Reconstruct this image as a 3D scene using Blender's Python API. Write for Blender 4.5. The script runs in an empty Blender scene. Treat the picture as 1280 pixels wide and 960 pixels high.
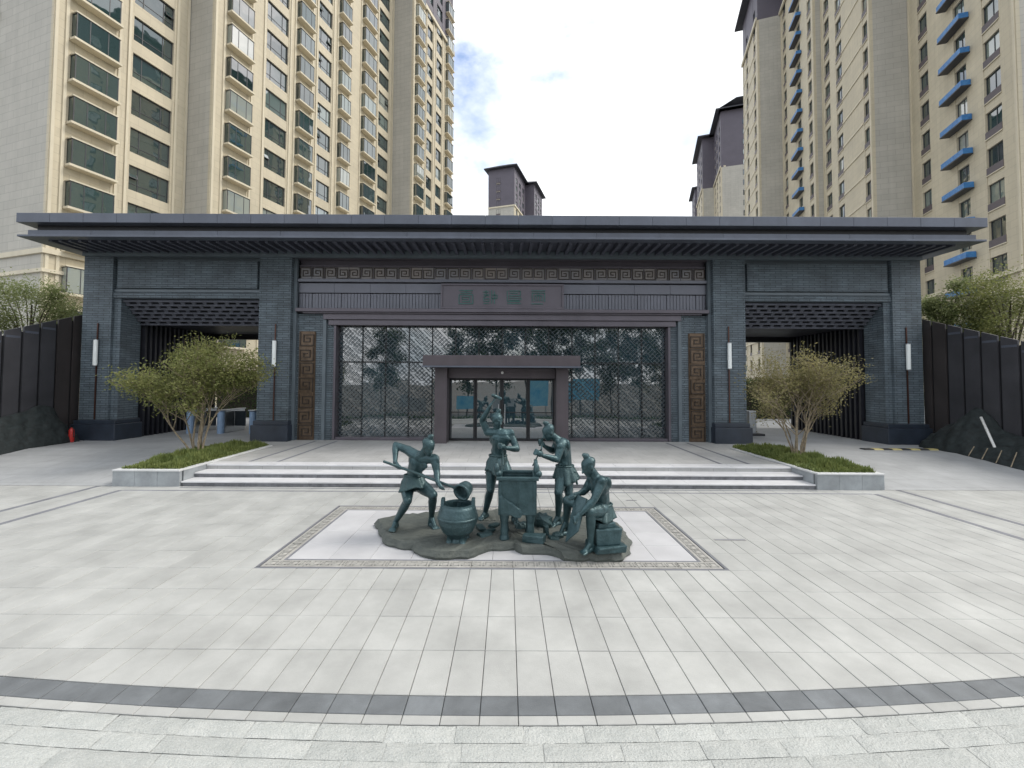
import bpy, math, random
from mathutils import Vector, Matrix, Euler
R = math.radians
rnd = random.Random(7)
S = bpy.context.scene
COL = S.collection

# ------------------------------------------------------------------ camera
F = 537.0                       # focal length in photograph pixels (1280 wide)
PITCH, ROLL = R(2.0), R(0.3)
CAM = Vector((0.2, 0.0, 2.6))
VPX, HOR = 634.0, 477.0
CX, CY = VPX, HOR - F*math.tan(PITCH)
cd = bpy.data.cameras.new('camera')
cam = bpy.data.objects.new('camera', cd); COL.objects.link(cam)
cd.sensor_width = 36.0; cd.lens = 36.0*F/1280.0
cd.shift_x = (640.0-CX)/1280.0; cd.shift_y = (CY-480.0)/1280.0
cd.clip_start = 0.05; cd.clip_end = 3000
CROT = Matrix.Rotation(R(90)+PITCH, 3, 'X') @ Matrix.Rotation(ROLL, 3, 'Z')
cam.location = CAM; cam.rotation_euler = CROT.to_euler()
S.camera = cam
def at(px, py, Y):
    """point of the place seen at pixel (px,py) standing Y metres in front of the camera"""
    d = CROT @ Vector(((px-CX)/F, -(py-CY)/F, -1.0))
    return CAM + d*(Y/d.y)

# ------------------------------------------------------------------ sky and sun
SUN_EL, SUN_AZ = R(50), R(84)          # azimuth from +Y towards +X
w = bpy.data.worlds.new('World'); S.world = w; w.use_nodes = True
nt = w.node_tree; nt.nodes.clear()
N = nt.nodes.new; L = nt.links.new
wo = N('ShaderNodeOutputWorld')
sky = N('ShaderNodeTexSky'); sky.sky_type = 'NISHITA'; sky.sun_disc = False
sky.sun_elevation = SUN_EL; sky.sun_rotation = SUN_AZ; sky.air_density = 1.0; sky.dust_density = 3.0
b1 = N('ShaderNodeBackground'); b1.inputs[1].default_value = 0.15; L(sky.outputs[0], b1.inputs[0])
b2 = N('ShaderNodeBackground'); b2.inputs[1].default_value = 0.90
tc = N('ShaderNodeTexCoord'); mp = N('ShaderNodeMapping'); mp.inputs['Scale'].default_value = (1.0, 1.0, 1.7)
mp.inputs['Location'].default_value = (2.3, 1.7, 0.6)
L(tc.outputs['Generated'], mp.inputs[0])
n1 = N('ShaderNodeTexNoise'); n1.inputs['Scale'].default_value = 3.1; n1.inputs['Detail'].default_value = 7; n1.inputs['Roughness'].default_value = 0.56
L(mp.outputs[0], n1.inputs['Vector'])
cr = N('ShaderNodeValToRGB'); cr.color_ramp.elements[0].position = 0.345; cr.color_ramp.elements[1].position = 0.49
L(n1.outputs['Fac'], cr.inputs[0])
n2 = N('ShaderNodeTexNoise'); n2.inputs['Scale'].default_value = 4.5; n2.inputs['Detail'].default_value = 5
L(mp.outputs[0], n2.inputs['Vector'])
cr2 = N('ShaderNodeValToRGB'); cr2.color_ramp.elements[0].position = 0.28; cr2.color_ramp.elements[1].position = 0.56
cr2.color_ramp.elements[0].color = (0.52, 0.585, 0.655, 1); cr2.color_ramp.elements[1].color = (0.98, 0.99, 1.0, 1)
L(n2.outputs['Fac'], cr2.inputs[0]); L(cr2.outputs[0], b2.inputs[0])
mx = N('ShaderNodeMixShader'); L(cr.outputs[0], mx.inputs[0]); L(b1.outputs[0], mx.inputs[1]); L(b2.outputs[0], mx.inputs[2])
L(mx.outputs[0], wo.inputs[0])
sd = bpy.data.lights.new('sun', 'SUN'); sd.energy = 1.5; sd.angle = R(24); sd.color = (1.0, 0.95, 0.87)
sun = bpy.data.objects.new('sun', sd); COL.objects.link(sun)
sdir = Vector((math.sin(SUN_AZ)*math.cos(SUN_EL), math.cos(SUN_AZ)*math.cos(SUN_EL), math.sin(SUN_EL)))
sun.rotation_euler = sdir.to_track_quat('Z', 'Y').to_euler(); sun.location = (0, 0, 60)
vs = S.view_settings
vs.view_transform = 'Standard'; vs.look = 'None'; vs.exposure = 0.9; vs.gamma = 1.0; vs.use_curve_mapping = False
S.render.engine = 'CYCLES'

# ------------------------------------------------------------------ materials
MATS = {}
def node_mat(name):
    m = bpy.data.materials.new(name); m.use_nodes = True
    t = m.node_tree
    return m, t, t.nodes['Principled BSDF']
def mat(name, col, rough=0.6, metal=0.0, var=0.10, scale=4.0, bump=0.0, bscale=40.0, island=0.0, spec=0.5,
        brick=None, streak=0.0, col2=None, coord='Object', ior=None, spots=0.0, stain=0.0, wear=None):
    """one procedural material: base colour + noise variation + per-piece variation + optional course pattern + bump"""
    m, t, p = node_mat(name); N = t.nodes.new; L = t.links.new
    p.inputs['Roughness'].default_value = rough; p.inputs['Metallic'].default_value = metal
    p.inputs['Specular IOR Level'].default_value = spec
    if ior: p.inputs['IOR'].default_value = ior
    tc = N('ShaderNodeTexCoord'); geo = N('ShaderNodeNewGeometry'); oi = N('ShaderNodeObjectInfo')
    src = geo.outputs['Position'] if coord == 'World' else tc.outputs['UV' if coord == 'UV' else 'Object']
    nz = N('ShaderNodeTexNoise'); nz.inputs['Scale'].default_value = scale; nz.inputs['Detail'].default_value = 6; nz.inputs['Roughness'].default_value = 0.62
    L(src, nz.inputs['Vector'])
    c2 = col2 or tuple(c*(1-2.2*var) for c in col)
    mix = N('ShaderNodeMix'); mix.data_type = 'RGBA'
    rr = N('ShaderNodeMapRange'); rr.inputs['From Min'].default_value = 0.3; rr.inputs['From Max'].default_value = 0.7
    L(nz.outputs['Fac'], rr.inputs[0]); L(rr.outputs[0], mix.inputs['Factor'])
    mix.inputs[6].default_value = (*c2, 1); mix.inputs[7].default_value = (*[min(1, c*(1+var*0.6)) for c in col], 1) if not col2 else (*col, 1)
    out = mix.outputs[2]
    def mult(a, fac_socket, lo, hi):
        mr = N('ShaderNodeMapRange'); mr.inputs['To Min'].default_value = lo; mr.inputs['To Max'].default_value = hi
        L(fac_socket, mr.inputs[0])
        vm = N('ShaderNodeVectorMath'); vm.operation = 'SCALE'; L(a, vm.inputs[0]); L(mr.outputs[0], vm.inputs['Scale'])
        return vm.outputs[0]
    if island > 0:
        ad = N('ShaderNodeMath'); ad.operation = 'ADD'; L(geo.outputs['Random Per Island'], ad.inputs[0]); L(oi.outputs['Random'], ad.inputs[1])
        fr = N('ShaderNodeMath'); fr.operation = 'FRACT'; L(ad.outputs[0], fr.inputs[0])
        out = mult(out, fr.outputs[0], 1-island, 1+island)
    if streak > 0:
        ms = N('ShaderNodeMapping'); ms.inputs['Scale'].default_value = (1.3, 1.3, 0.06); L(src, ms.inputs[0])
        ns = N('ShaderNodeTexNoise'); ns.inputs['Scale'].default_value = 2.0; ns.inputs['Detail'].default_value = 4; L(ms.outputs[0], ns.inputs['Vector'])
        out = mult(out, ns.outputs['Fac'], 1-streak, 1+streak)
    if stain > 0:
        for sc_, amt in ((0.55, stain), (2.7, stain*.8)):
            st_ = N('ShaderNodeTexNoise'); st_.inputs['Scale'].default_value = sc_; st_.inputs['Detail'].default_value = 8; st_.inputs['Roughness'].default_value = .7; st_.inputs['Distortion'].default_value = .8; L(src, st_.inputs['Vector'])
            sr = N('ShaderNodeMapRange'); sr.inputs['From Min'].default_value = .38; sr.inputs['From Max'].default_value = .66; L(st_.outputs['Fac'], sr.inputs[0])
            out = mult(out, sr.outputs[0], 1-amt, 1+amt*.6)
    if spots > 0:
        sn = N('ShaderNodeTexNoise'); sn.inputs['Scale'].default_value = 160; sn.inputs['Detail'].default_value = 2; L(src, sn.inputs['Vector'])
        out = mult(out, sn.outputs['Fac'], 1-spots, 1+spots)
    if wear:                                 # rubbed bright on the raised edges
        wr = N('ShaderNodeMapRange'); wr.inputs['From Min'].default_value = 0.52; wr.inputs['From Max'].default_value = 0.62; wr.inputs['To Max'].default_value = 0.75
        L(geo.outputs['Pointiness'], wr.inputs[0]); wm = N('ShaderNodeMix'); wm.data_type = 'RGBA'; L(wr.outputs[0], wm.inputs['Factor']); L(out, wm.inputs[6]); wm.inputs[7].default_value = (*wear, 1); out = wm.outputs[2]
    height = None
    if brick:
        bw, bh, mort, mcol, contrast = brick
        bt = N('ShaderNodeTexBrick'); bt.inputs['Scale'].default_value = 1.0
        bt.inputs['Brick Width'].default_value = bw; bt.inputs['Row Height'].default_value = bh
        bt.inputs['Mortar Size'].default_value = mort; bt.inputs['Mortar Smooth'].default_value = 0.2; bt.inputs['Bias'].default_value = 0.0
        bt.inputs['Color1'].default_value = (1-contrast,)*3+(1,); bt.inputs['Color2'].default_value = (1+contrast,)*3+(1,)
        bt.inputs['Mortar'].default_value = (mcol,)*3+(1,)
        L(tc.outputs['UV'], bt.inputs['Vector'])
        vm = N('ShaderNodeVectorMath'); vm.operation = 'MULTIPLY'; L(out, vm.inputs[0]); L(bt.outputs['Color'], vm.inputs[1]); out = vm.outputs[0]
        height = bt.outputs['Fac']
    L(out, p.inputs['Base Color'])
    if bump > 0:
        bn = N('ShaderNodeTexNoise'); bn.inputs['Scale'].default_value = bscale; bn.inputs['Detail'].default_value = 5; L(src, bn.inputs['Vector'])
        hs = bn.outputs['Fac']
        if height is not None:
            sb = N('ShaderNodeMath'); sb.operation = 'SUBTRACT'; L(hs, sb.inputs[0]); L(height, sb.inputs[1]); hs = sb.outputs[0]
        bp = N('ShaderNodeBump'); bp.inputs['Strength'].default_value = bump; bp.inputs['Distance'].default_value = 0.02
        L(hs, bp.inputs['Height']); L(bp.outputs[0], p.inputs['Normal'])
    rg = N('ShaderNodeMapRange'); rg.inputs['To Min'].default_value = max(0.02, rough-0.10); rg.inputs['To Max'].default_value = min(1, rough+0.10)
    if rough > 0.12:
        L(nz.outputs['Fac'], rg.inputs[0]); L(rg.outputs[0], p.inputs['Roughness'])
    MATS[name] = m
    return m

mat('paving', (0.408, 0.412, 0.396), 0.62, var=0.10, scale=1.3, island=0.045, spots=0.12, stain=0.045, bump=0.12, bscale=90, coord='World')
mat('inset_paving', (0.465, 0.465, 0.475), 0.6, var=0.05, scale=2.0, island=0.04, spots=0.08, bump=0.1, bscale=90, coord='World')
mat('inset_border', (0.37, 0.36, 0.335), 0.65, var=0.12, scale=5, island=0.08, spots=0.14, bump=0.2, bscale=60, coord='World')
mat('dark_granite', (0.165, 0.178, 0.188), 0.6, stain=0.16, var=0.12, scale=3, island=0.14, spots=0.14, bump=0.12, bscale=90, coord='World')
mat('line_granite', (0.185, 0.192, 0.212), 0.6, var=0.1, scale=3, island=0.08, spots=0.1, coord='World')
mat('rough_granite', (0.44, 0.45, 0.43), 0.75, var=0.14, scale=6, island=0.06, spots=0.42, bump=0.8, bscale=60, coord='World', col2=(0.36, 0.375, 0.36))
mat('fret_line', (0.315, 0.315, 0.295), 0.7, var=0.2, scale=6, coord='World')
mat('joint', (0.13, 0.13, 0.125), 0.9, var=0.2, scale=8, coord='World')
mat('apron', (0.38, 0.39, 0.395), 0.6, stain=0.08, var=0.08, scale=0.7, spots=0.08, coord='World', brick=(1.2, 0.6, 0.008, 0.72, 0.04))
mat('terrace', (0.44, 0.44, 0.43), 0.55, stain=0.08, var=0.08, scale=0.9, spots=0.07, coord='World', brick=(0.6, 0.6, 0.008, 0.7, 0.04))
mat('tread', (0.60, 0.60, 0.61), 0.45, var=0.06, scale=2.5, island=0.04, spots=0.06, coord='World')  # step granite, paler on top: the sky's reflection is put into the colour
mat('riser', (0.20, 0.205, 0.22), 0.6, var=0.22, scale=6, island=0.12, spots=0.14, coord='World')
mat('planter_stone', (0.34, 0.365, 0.38), 0.6, var=0.16, scale=2.2, island=0.06, spots=0.1, bump=0.15, bscale=70, coord='World')
mat('coping', (0.58, 0.59, 0.59), 0.5, var=0.06, scale=3, island=0.04, coord='World')
mat('soil', (0.05, 0.042, 0.03), 0.95, var=0.3, scale=8, bump=0.5)
mat('ground', (0.16, 0.155, 0.14), 0.9, var=0.2, scale=0.3, coord='World')
mat('asphalt', (0.06, 0.06, 0.062), 0.85, var=0.15, scale=3, bump=0.3, bscale=200, coord='World')
mat('brick', (0.130, 0.166, 0.194), 0.62, var=0.18, scale=1.6, streak=0.16, bump=0.9, bscale=22, brick=(0.42, 0.086, 0.011, 0.42, 0.16), coord='World')
mat('smooth_stone', (0.125, 0.155, 0.178), 0.5, var=0.1, scale=1.5, coord='World')
mat('plinth', (0.030, 0.040, 0.058), 0.42, var=0.16, scale=2.0, streak=0.1, coord='World')
mat('slate_metal', (0.105, 0.118, 0.150), 0.42, metal=0.2, var=0.10, scale=1.0, streak=0.16, island=0.06, coord='World')
mat('rafter', (0.085, 0.092, 0.12), 0.5, var=0.1, scale=1.5, coord='World')
mat('portal_metal', (0.088, 0.074, 0.083), 0.45, metal=0.2, var=0.1, scale=1.2, streak=0.12, coord='World')
mat('brown_metal', (0.122, 0.110, 0.130), 0.42, metal=0.3, var=0.09, scale=1.2, streak=0.06, coord='World')
mat('grey_metal', (0.165, 0.172, 0.205), 0.45, metal=0.3, var=0.09, scale=1.2, coord='World')
mat('dark_slat', (0.016, 0.017, 0.024), 0.5, var=0.1, scale=2)
mat('black_metal', (0.012, 0.013, 0.016), 0.45, var=0.1, scale=3)
mat('lattice_metal', (0.075, 0.092, 0.10), 0.4, metal=0.3, var=0.1, scale=3)
mat('bronze', (0.15, 0.105, 0.072), 0.42, metal=0.55, var=0.2, scale=5, bump=0.15, bscale=60, coord='World')
mat('fret_dark', (0.060, 0.047, 0.038), 0.5, metal=0.4, var=0.2, scale=5)
mat('frieze_bronze', (0.29, 0.255, 0.23), 0.5, metal=0.4, var=0.22, scale=0.8, coord='World', col2=(0.20, 0.205, 0.225))
mat('sign_green', (0.055, 0.16, 0.145), 0.5, metal=0.3, var=0.2, scale=6)
mat('copper_rod', (0.10, 0.05, 0.04), 0.4, metal=0.6, var=0.1)
mat('fence', (0.062, 0.062, 0.070), 0.5, metal=0.2, var=0.12, scale=1.2, streak=0.15, island=0.08, coord='World')
mat('fence_brown', (0.042, 0.036, 0.036), 0.55, var=0.12, scale=1.2, streak=0.15, coord='World')
mat('net', (0.018, 0.026, 0.027), 0.8, var=0.3, scale=7, bump=1.0, bscale=9)
mat('film_blue', (0.25, 0.36, 0.52), 0.4, var=0.08, scale=3)
mat('steel', (0.36, 0.38, 0.40), 0.3, metal=0.9, var=0.06, scale=4)
mat('white_paint', (0.74, 0.74, 0.72), 0.5, var=0.04)
mat('red_paint', (0.45, 0.025, 0.02), 0.35, var=0.08)
mat('yellow_paint', (0.52, 0.45, 0.20), 0.55, var=0.15, scale=9)
mat('rubber', (0.03, 0.03, 0.03), 0.8, var=0.15)
mat('cream', (0.545, 0.485, 0.36), 0.7, var=0.06, scale=0.35, streak=0.10, coord='World', brick=(1.2, 0.6, 0.014, 0.80, 0.03))
mat('cream_trim', (0.60, 0.54, 0.41), 0.65, var=0.05, scale=0.5, streak=0.08, coord='World')
mat('tan', (0.45, 0.43, 0.38), 0.7, var=0.06, scale=0.3, streak=0.10, coord='World', brick=(1.4, 0.6, 0.018, 0.74, 0.035))
mat('purple_wall', (0.11, 0.098, 0.122), 0.6, var=0.08, scale=0.4, coord='World')
mat('spandrel', (0.10, 0.08, 0.085), 0.55, var=0.12, scale=2, coord='World')
mat('roof_dark', (0.035, 0.036, 0.046), 0.6, var=0.1, scale=0.5, coord='World')
mat('win_frame', (0.045, 0.046, 0.052), 0.45, var=0.05)
mat('blue_film', (0.025, 0.13, 0.36), 0.4, var=0.25, scale=3.5, bump=0.6, bscale=5, coord='World', col2=(0.06, 0.23, 0.5))
mat('board_blue', (0.06, 0.36, 0.62), 0.5, var=0.3, scale=1.1, coord='World', col2=(0.25, 0.55, 0.68))
mat('board_white', (0.36, 0.40, 0.42), 0.5, var=0.08, scale=1.5, coord='World')
mat('patina', (0.054, 0.100, 0.112), 0.42, metal=0.35, var=0.2, scale=9, bump=0.45, bscale=32, streak=0.35, col2=(0.026, 0.056, 0.062))
mat('patina_skin', (0.050, 0.100, 0.112), 0.36, metal=0.4, var=0.2, scale=11, bump=0.4, bscale=42, streak=0.35, wear=(0.15, 0.19, 0.175), col2=(0.022, 0.050, 0.056))
mat('patina_dark', (0.050, 0.090, 0.094), 0.44, metal=0.35, var=0.25, scale=8, bump=0.5, streak=0.3, bscale=35, col2=(0.026, 0.060, 0.066))
mat('bronze_base', (0.100, 0.110, 0.098), 0.75, var=0.25, scale=5, bump=0.8, bscale=16, col2=(0.060, 0.070, 0.064))
mat('bark', (0.30, 0.245, 0.17), 0.8, var=0.25, scale=12, bump=0.4, bscale=50)
mat('bark_dark', (0.10, 0.08, 0.06), 0.85, var=0.25, scale=12, bump=0.4, bscale=50)
mat('lamp_glass', (0.86, 0.90, 0.89), 0.35, var=0.03)

def leaf_mat(name, ca, cb, rough=0.55, trans=0.35):
    m, t, p = node_mat(name); N = t.nodes.new; L = t.links.new
    geo = N('ShaderNodeNewGeometry'); mix = N('ShaderNodeMix'); mix.data_type = 'RGBA'
    nz = N('ShaderNodeTexNoise'); nz.inputs['Scale'].default_value = 1.8; L(geo.outputs['Position'], nz.inputs['Vector'])
    ad = N('ShaderNodeMath'); ad.operation = 'MULTIPLY_ADD'; ad.inputs[1].default_value = 0.55
    L(geo.outputs['Random Per Island'], ad.inputs[0])
    mr = N('ShaderNodeMapRange'); mr.inputs['From Min'].default_value = 0.35; mr.inputs['From Max'].default_value = 0.65; mr.inputs['To Max'].default_value = 0.45
    L(nz.outputs['Fac'], mr.inputs[0]); L(mr.outputs[0], ad.inputs[2])
    L(ad.outputs[0], mix.inputs['Factor']); mix.inputs[6].default_value = (*ca, 1); mix.inputs[7].default_value = (*cb, 1)
    L(mix.outputs[2], p.inputs['Base Color']); p.inputs['Roughness'].default_value = rough; p.inputs['Specular IOR Level'].default_value = 0.3
    tr = N('ShaderNodeBsdfTranslucent'); L(mix.outputs[2], tr.inputs[0])
    ms = N('ShaderNodeMixShader'); ms.inputs[0].default_value = trans; L(p.outputs[0], ms.inputs[1]); L(tr.outputs[0], ms.inputs[2])
    L(ms.outputs[0], t.nodes['Material Output'].inputs[0]); MATS[name] = m
leaf_mat('leaf_olive', (0.125, 0.155, 0.050), (0.27, 0.275, 0.105), trans=0.5)
leaf_mat('leaf_tan', (0.165, 0.165, 0.070), (0.31, 0.275, 0.13), trans=0.5)
leaf_mat('leaf_green', (0.14, 0.185, 0.070), (0.29, 0.31, 0.14), trans=0.55)
leaf_mat('leaf_dark', (0.045, 0.08, 0.03), (0.10, 0.14, 0.055), trans=0.5)
leaf_mat('leaf_hedge', (0.035, 0.075, 0.02), (0.08, 0.13, 0.035))
leaf_mat('turf', (0.10, 0.145, 0.042), (0.23, 0.26, 0.085), trans=0.25)

def glass_mat(name, col, ior, rough=0.02, wob=0.0):
    m, t, p = node_mat(name); N = t.nodes.new; L = t.links.new
    oi = N('ShaderNodeObjectInfo'); mr = N('ShaderNodeMapRange'); mr.inputs['To Min'].default_value = 0.6; mr.inputs['To Max'].default_value = 1.5
    L(oi.outputs['Random'], mr.inputs[0])
    vm = N('ShaderNodeVectorMath'); vm.operation = 'SCALE'; vm.inputs[0].default_value = col; L(mr.outputs[0], vm.inputs['Scale'])
    gr = N('ShaderNodeValToRGB'); gr.color_ramp.interpolation = 'CONSTANT'; gr.color_ramp.elements[0].color = (0,0,0,1); gr.color_ramp.elements[1].position = .74; gr.color_ramp.elements[1].color = (.10,.11,.10,1)
    e2 = gr.color_ramp.elements.new(.90); e2.color = (.24,.23,.20,1)      # some rooms have blinds or curtains
    L(oi.outputs['Random'], gr.inputs[0]); va = N('ShaderNodeVectorMath'); L(vm.outputs[0], va.inputs[0])
    if name == 'tower_glass': L(gr.outputs[0], va.inputs[1])
    L(va.outputs[0], p.inputs['Base Color']); p.inputs['Roughness'].default_value = rough; p.inputs['IOR'].default_value = ior
    if wob > 0:
        geo = N('ShaderNodeNewGeometry'); nz = N('ShaderNodeTexNoise'); nz.inputs['Scale'].default_value = 0.9; nz.inputs['Detail'].default_value = 1
        L(geo.outputs['Position'], nz.inputs['Vector'])
        bp = N('ShaderNodeBump'); bp.inputs['Strength'].default_value = wob; bp.inputs['Distance'].default_value = 0.02
        L(nz.outputs['Fac'], bp.inputs['Height']); L(bp.outputs[0], p.inputs['Normal'])
    MATS[name] = m
glass_mat('hall_glass', (0.026, 0.050, 0.064), 2.9, 0.01, 0.15)
glass_mat('tower_glass', (0.028, 0.055, 0.054), 2.5, 0.02, 0.3)
glass_mat('far_glass', (0.02, 0.026, 0.032), 1.5, 0.08)

# ------------------------------------------------------------------ mesh kit
class MB:
    def __init__(s): s.v = []; s.f = []; s.m = []
    def add(s, vs, fs, m=0):
        o = len(s.v); s.v.extend([tuple(v) for v in vs])
        for f in fs: s.f.append(tuple(i+o for i in f)); s.m.append(m)
        return s
    def box(s, x0, x1, y0, y1, z0, z1, m=0):
        if x0 > x1: x0, x1 = x1, x0
        if y0 > y1: y0, y1 = y1, y0
        if z0 > z1: z0, z1 = z1, z0
        return s.add([(x0,y0,z0),(x1,y0,z0),(x1,y1,z0),(x0,y1,z0),(x0,y0,z1),(x1,y0,z1),(x1,y1,z1),(x0,y1,z1)],
              [(3,2,1,0),(4,5,6,7),(0,1,5,4),(1,2,6,5),(2,3,7,6),(3,0,4,7)], m)
    def tile(s, x0, x1, y0, y1, z0, z1, c=0.006, m=0):
        """slab with a small chamfer round its top"""
        return s.add([(x0,y0,z0),(x1,y0,z0),(x1,y1,z0),(x0,y1,z0),(x0,y0,z1-c),(x1,y0,z1-c),(x1,y1,z1-c),(x0,y1,z1-c),
                      (x0+c,y0+c,z1),(x1-c,y0+c,z1),(x1-c,y1-c,z1),(x0+c,y1-c,z1)],
              [(8,9,10,11),(4,5,9,8),(5,6,10,9),(6,7,11,10),(7,4,8,11),(0,1,5,4),(1,2,6,5),(2,3,7,6),(3,0,4,7)], m)
    def arc(s, x0, x1, ya0, ya1, yb0, yb1, z0, z1, c=0.004, m=0):
        """slab whose front and back edges run askew, chamfered on top"""
        return s.add([(x0,ya0,z0),(x1,ya1,z0),(x1,yb1,z0),(x0,yb0,z0),(x0,ya0,z1-c),(x1,ya1,z1-c),(x1,yb1,z1-c),(x0,yb0,z1-c),
                      (x0+c,ya0+c,z1),(x1-c,ya1+c,z1),(x1-c,yb1-c,z1),(x0+c,yb0-c,z1)],
              [(8,9,10,11),(4,5,9,8),(5,6,10,9),(6,7,11,10),(7,4,8,11),(0,1,5,4),(1,2,6,5),(2,3,7,6),(3,0,4,7)], m)
    def quad(s, a, b, c, d, m=0): return s.add([a,b,c,d], [(0,1,2,3)], m)
    def prism(s, poly, z0, z1, m=0):
        n = len(poly); vs = [(p[0],p[1],z0) for p in poly]+[(p[0],p[1],z1) for p in poly]
        fs = [tuple(range(n-1,-1,-1)), tuple(range(n,2*n))]+[(i,(i+1)%n,n+(i+1)%n,n+i) for i in range(n)]
        return s.add(vs, fs, m)
    def prism_x(s, poly, x0, x1, m=0):     # poly in (y,z), extruded along x
        n = len(poly); vs = [(x0,p[0],p[1]) for p in poly]+[(x1,p[0],p[1]) for p in poly]
        fs = [tuple(range(n-1,-1,-1)), tuple(range(n,2*n))]+[(i,(i+1)%n,n+(i+1)%n,n+i) for i in range(n)]
        return s.add(vs, fs, m)
    def tube(s, pts, rad, n=8, m=0, cap=True):
        pts = [Vector(p) for p in pts]
        if not hasattr(rad, '__len__'): rad = [rad]*len(pts)
        o = []; up = Vector((0,0,1)); vs = []
        for i, p in enumerate(pts):
            d = (pts[min(i+1,len(pts)-1)]-pts[max(i-1,0)])
            d = d.normalized() if d.length > 1e-9 else up
            a = d.cross(up if abs(d.z) < 0.95 else Vector((0,1,0))).normalized(); b = d.cross(a)
            for k in range(n):
                t = 2*math.pi*k/n; vs.append(p+(a*math.cos(t)+b*math.sin(t))*rad[i])
        fs = []
        for i in range(len(pts)-1):
            for k in range(n):
                k2 = (k+1)%n; fs.append((i*n+k, i*n+k2, (i+1)*n+k2, (i+1)*n+k))
        if cap: fs += [tuple(range(n)), tuple(range(len(pts)*n-1, (len(pts)-1)*n-1, -1))]
        return s.add(vs, fs, m)
    def bar(s, a, b, w, h=None, m=0, up=(0,0,1)):
        a, b = Vector(a), Vector(b); h = h or w; d = (b-a).normalized(); u = Vector(up)
        if abs(d.dot(u)) > 0.98: u = Vector((0,1,0))
        x = d.cross(u).normalized()*w/2; y = x.cross(d).normalized()*h/2
        return s.add([a-x-y,a+x-y,a+x+y,a-x+y,b-x-y,b+x-y,b+x+y,b-x+y],[(0,1,2,3),(7,6,5,4),(0,4,5,1),(1,5,6,2),(2,6,7,3),(3,7,4,0)], m)
    def lathe(s, prof, c=(0,0,0), n=24, m=0, close=True):
        vs = []; 
        for (r, z) in prof:
            for k in range(n):
                t = 2*math.pi*k/n; vs.append((c[0]+r*math.cos(t), c[1]+r*math.sin(t), c[2]+z))
        fs = [(i*n+k, i*n+(k+1)%n, (i+1)*n+(k+1)%n, (i+1)*n+k) for i in range(len(prof)-1) for k in range(n)]
        if close: fs += [tuple(range(n-1,-1,-1)), tuple(range((len(prof)-1)*n, len(prof)*n))]
        return s.add(vs, fs, m)
    def ell(s, c, r, basis=None, nu=12, nv=8, m=0):
        c = Vector(c); B = basis or Matrix.Identity(3)
        if not hasattr(r, '__len__'): r = (r,r,r)
        vs = [c + B @ Vector((0,0,r[2]))]
        for j in range(1, nv):
            ph = math.pi*j/nv
            for i in range(nu):
                th = 2*math.pi*i/nu
                vs.append(c + B @ Vector((r[0]*math.sin(ph)*math.cos(th), r[1]*math.sin(ph)*math.sin(th), r[2]*math.cos(ph))))
        vs.append(c + B @ Vector((0,0,-r[2]))); e = len(vs)-1
        fs = [(0, 1+i, 1+(i+1)%nu) for i in range(nu)]
        for j in range(nv-2):
            for i in range(nu):
                a = 1+j*nu+i; b = 1+j*nu+(i+1)%nu; fs.append((a, a+nu, b+nu, b))
        fs += [(e, 1+(nv-2)*nu+(i+1)%nu, 1+(nv-2)*nu+i) for i in range(nu)]
        return s.add(vs, fs, m)
    def cap(s, a, b, r0, r1, m=0):          # tapered capsule
        a, b = Vector(a), Vector(b)
        s.tube([a, b], [r0, r1], 12, m); s.ell(a, r0, nu=12, nv=8, m=m); s.ell(b, r1, nu=12, nv=8, m=m); return s
    def mesh(s, name, mats, smooth=False, uv=True):
        me = bpy.data.meshes.new(name); me.from_pydata(s.v, [], s.f)
        for k in (mats if isinstance(mats, (list, tuple)) else [mats]): me.materials.append(MATS[k])
        me.polygons.foreach_set('material_index', s.m)
        if smooth: me.polygons.foreach_set('use_smooth', [True]*len(s.f))
        if uv:
            ul = me.uv_layers.new(name='UVMap'); data = [0.0]*(2*len(me.loops)); i = 0
            for p in me.polygons:
                n = p.normal; ax, ay, az = abs(n.x), abs(n.y), abs(n.z)
                for vi in p.vertices:
                    v = s.v[vi]
                    if az >= ax and az >= ay: u = (v[0], v[1])
                    elif ay >= ax: u = (v[0], v[2])
                    else: u = (v[1], v[2])
                    data[2*i] = u[0]; data[2*i+1] = u[1]; i += 1
            ul.data.foreach_set('uv', data)
        me.update(); return me
    def build(s, name, mats, parent=None, loc=None, rot=None, smooth=False, bevel=0.0, uv=True):
        return place(name, s.mesh(name, mats, smooth, uv), parent, loc, rot, bevel)
def place(name, me, parent=None, loc=None, rot=None, bevel=0.0):
    o = bpy.data.objects.new(name, me); COL.objects.link(o)
    if parent: o.parent = parent
    if loc is not None: o.location = loc
    if rot is not None: o.rotation_euler = rot if hasattr(rot, '__len__') else (0, 0, rot)
    if bevel > 0:
        b = o.modifiers.new('bevel', 'BEVEL'); b.width = bevel; b.segments = 2; b.limit_method = 'ANGLE'; b.angle_limit = R(40)
    return o
def tag(o, label=None, cat=None, group=None, kind=None):
    if label: o['label'] = label
    if cat: o['category'] = cat
    if group: o['group'] = group
    if kind: o['kind'] = kind
    return o
def thing(name, label, cat, loc=(0,0,0), rz=0.0, group=None):
    o = bpy.data.objects.new(name, None); COL.objects.link(o); o.empty_display_size = 0.2
    o.location = loc; o.rotation_euler = (0,0,rz)
    return tag(o, label, cat, group)
def struct(o): o['kind'] = 'structure'; return o
def project(p):
    d = CROT.transposed() @ (Vector(p)-CAM)
    if d.z > -0.05: return None
    return (CX + F*d.x/-d.z, CY - F*d.y/-d.z)
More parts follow.
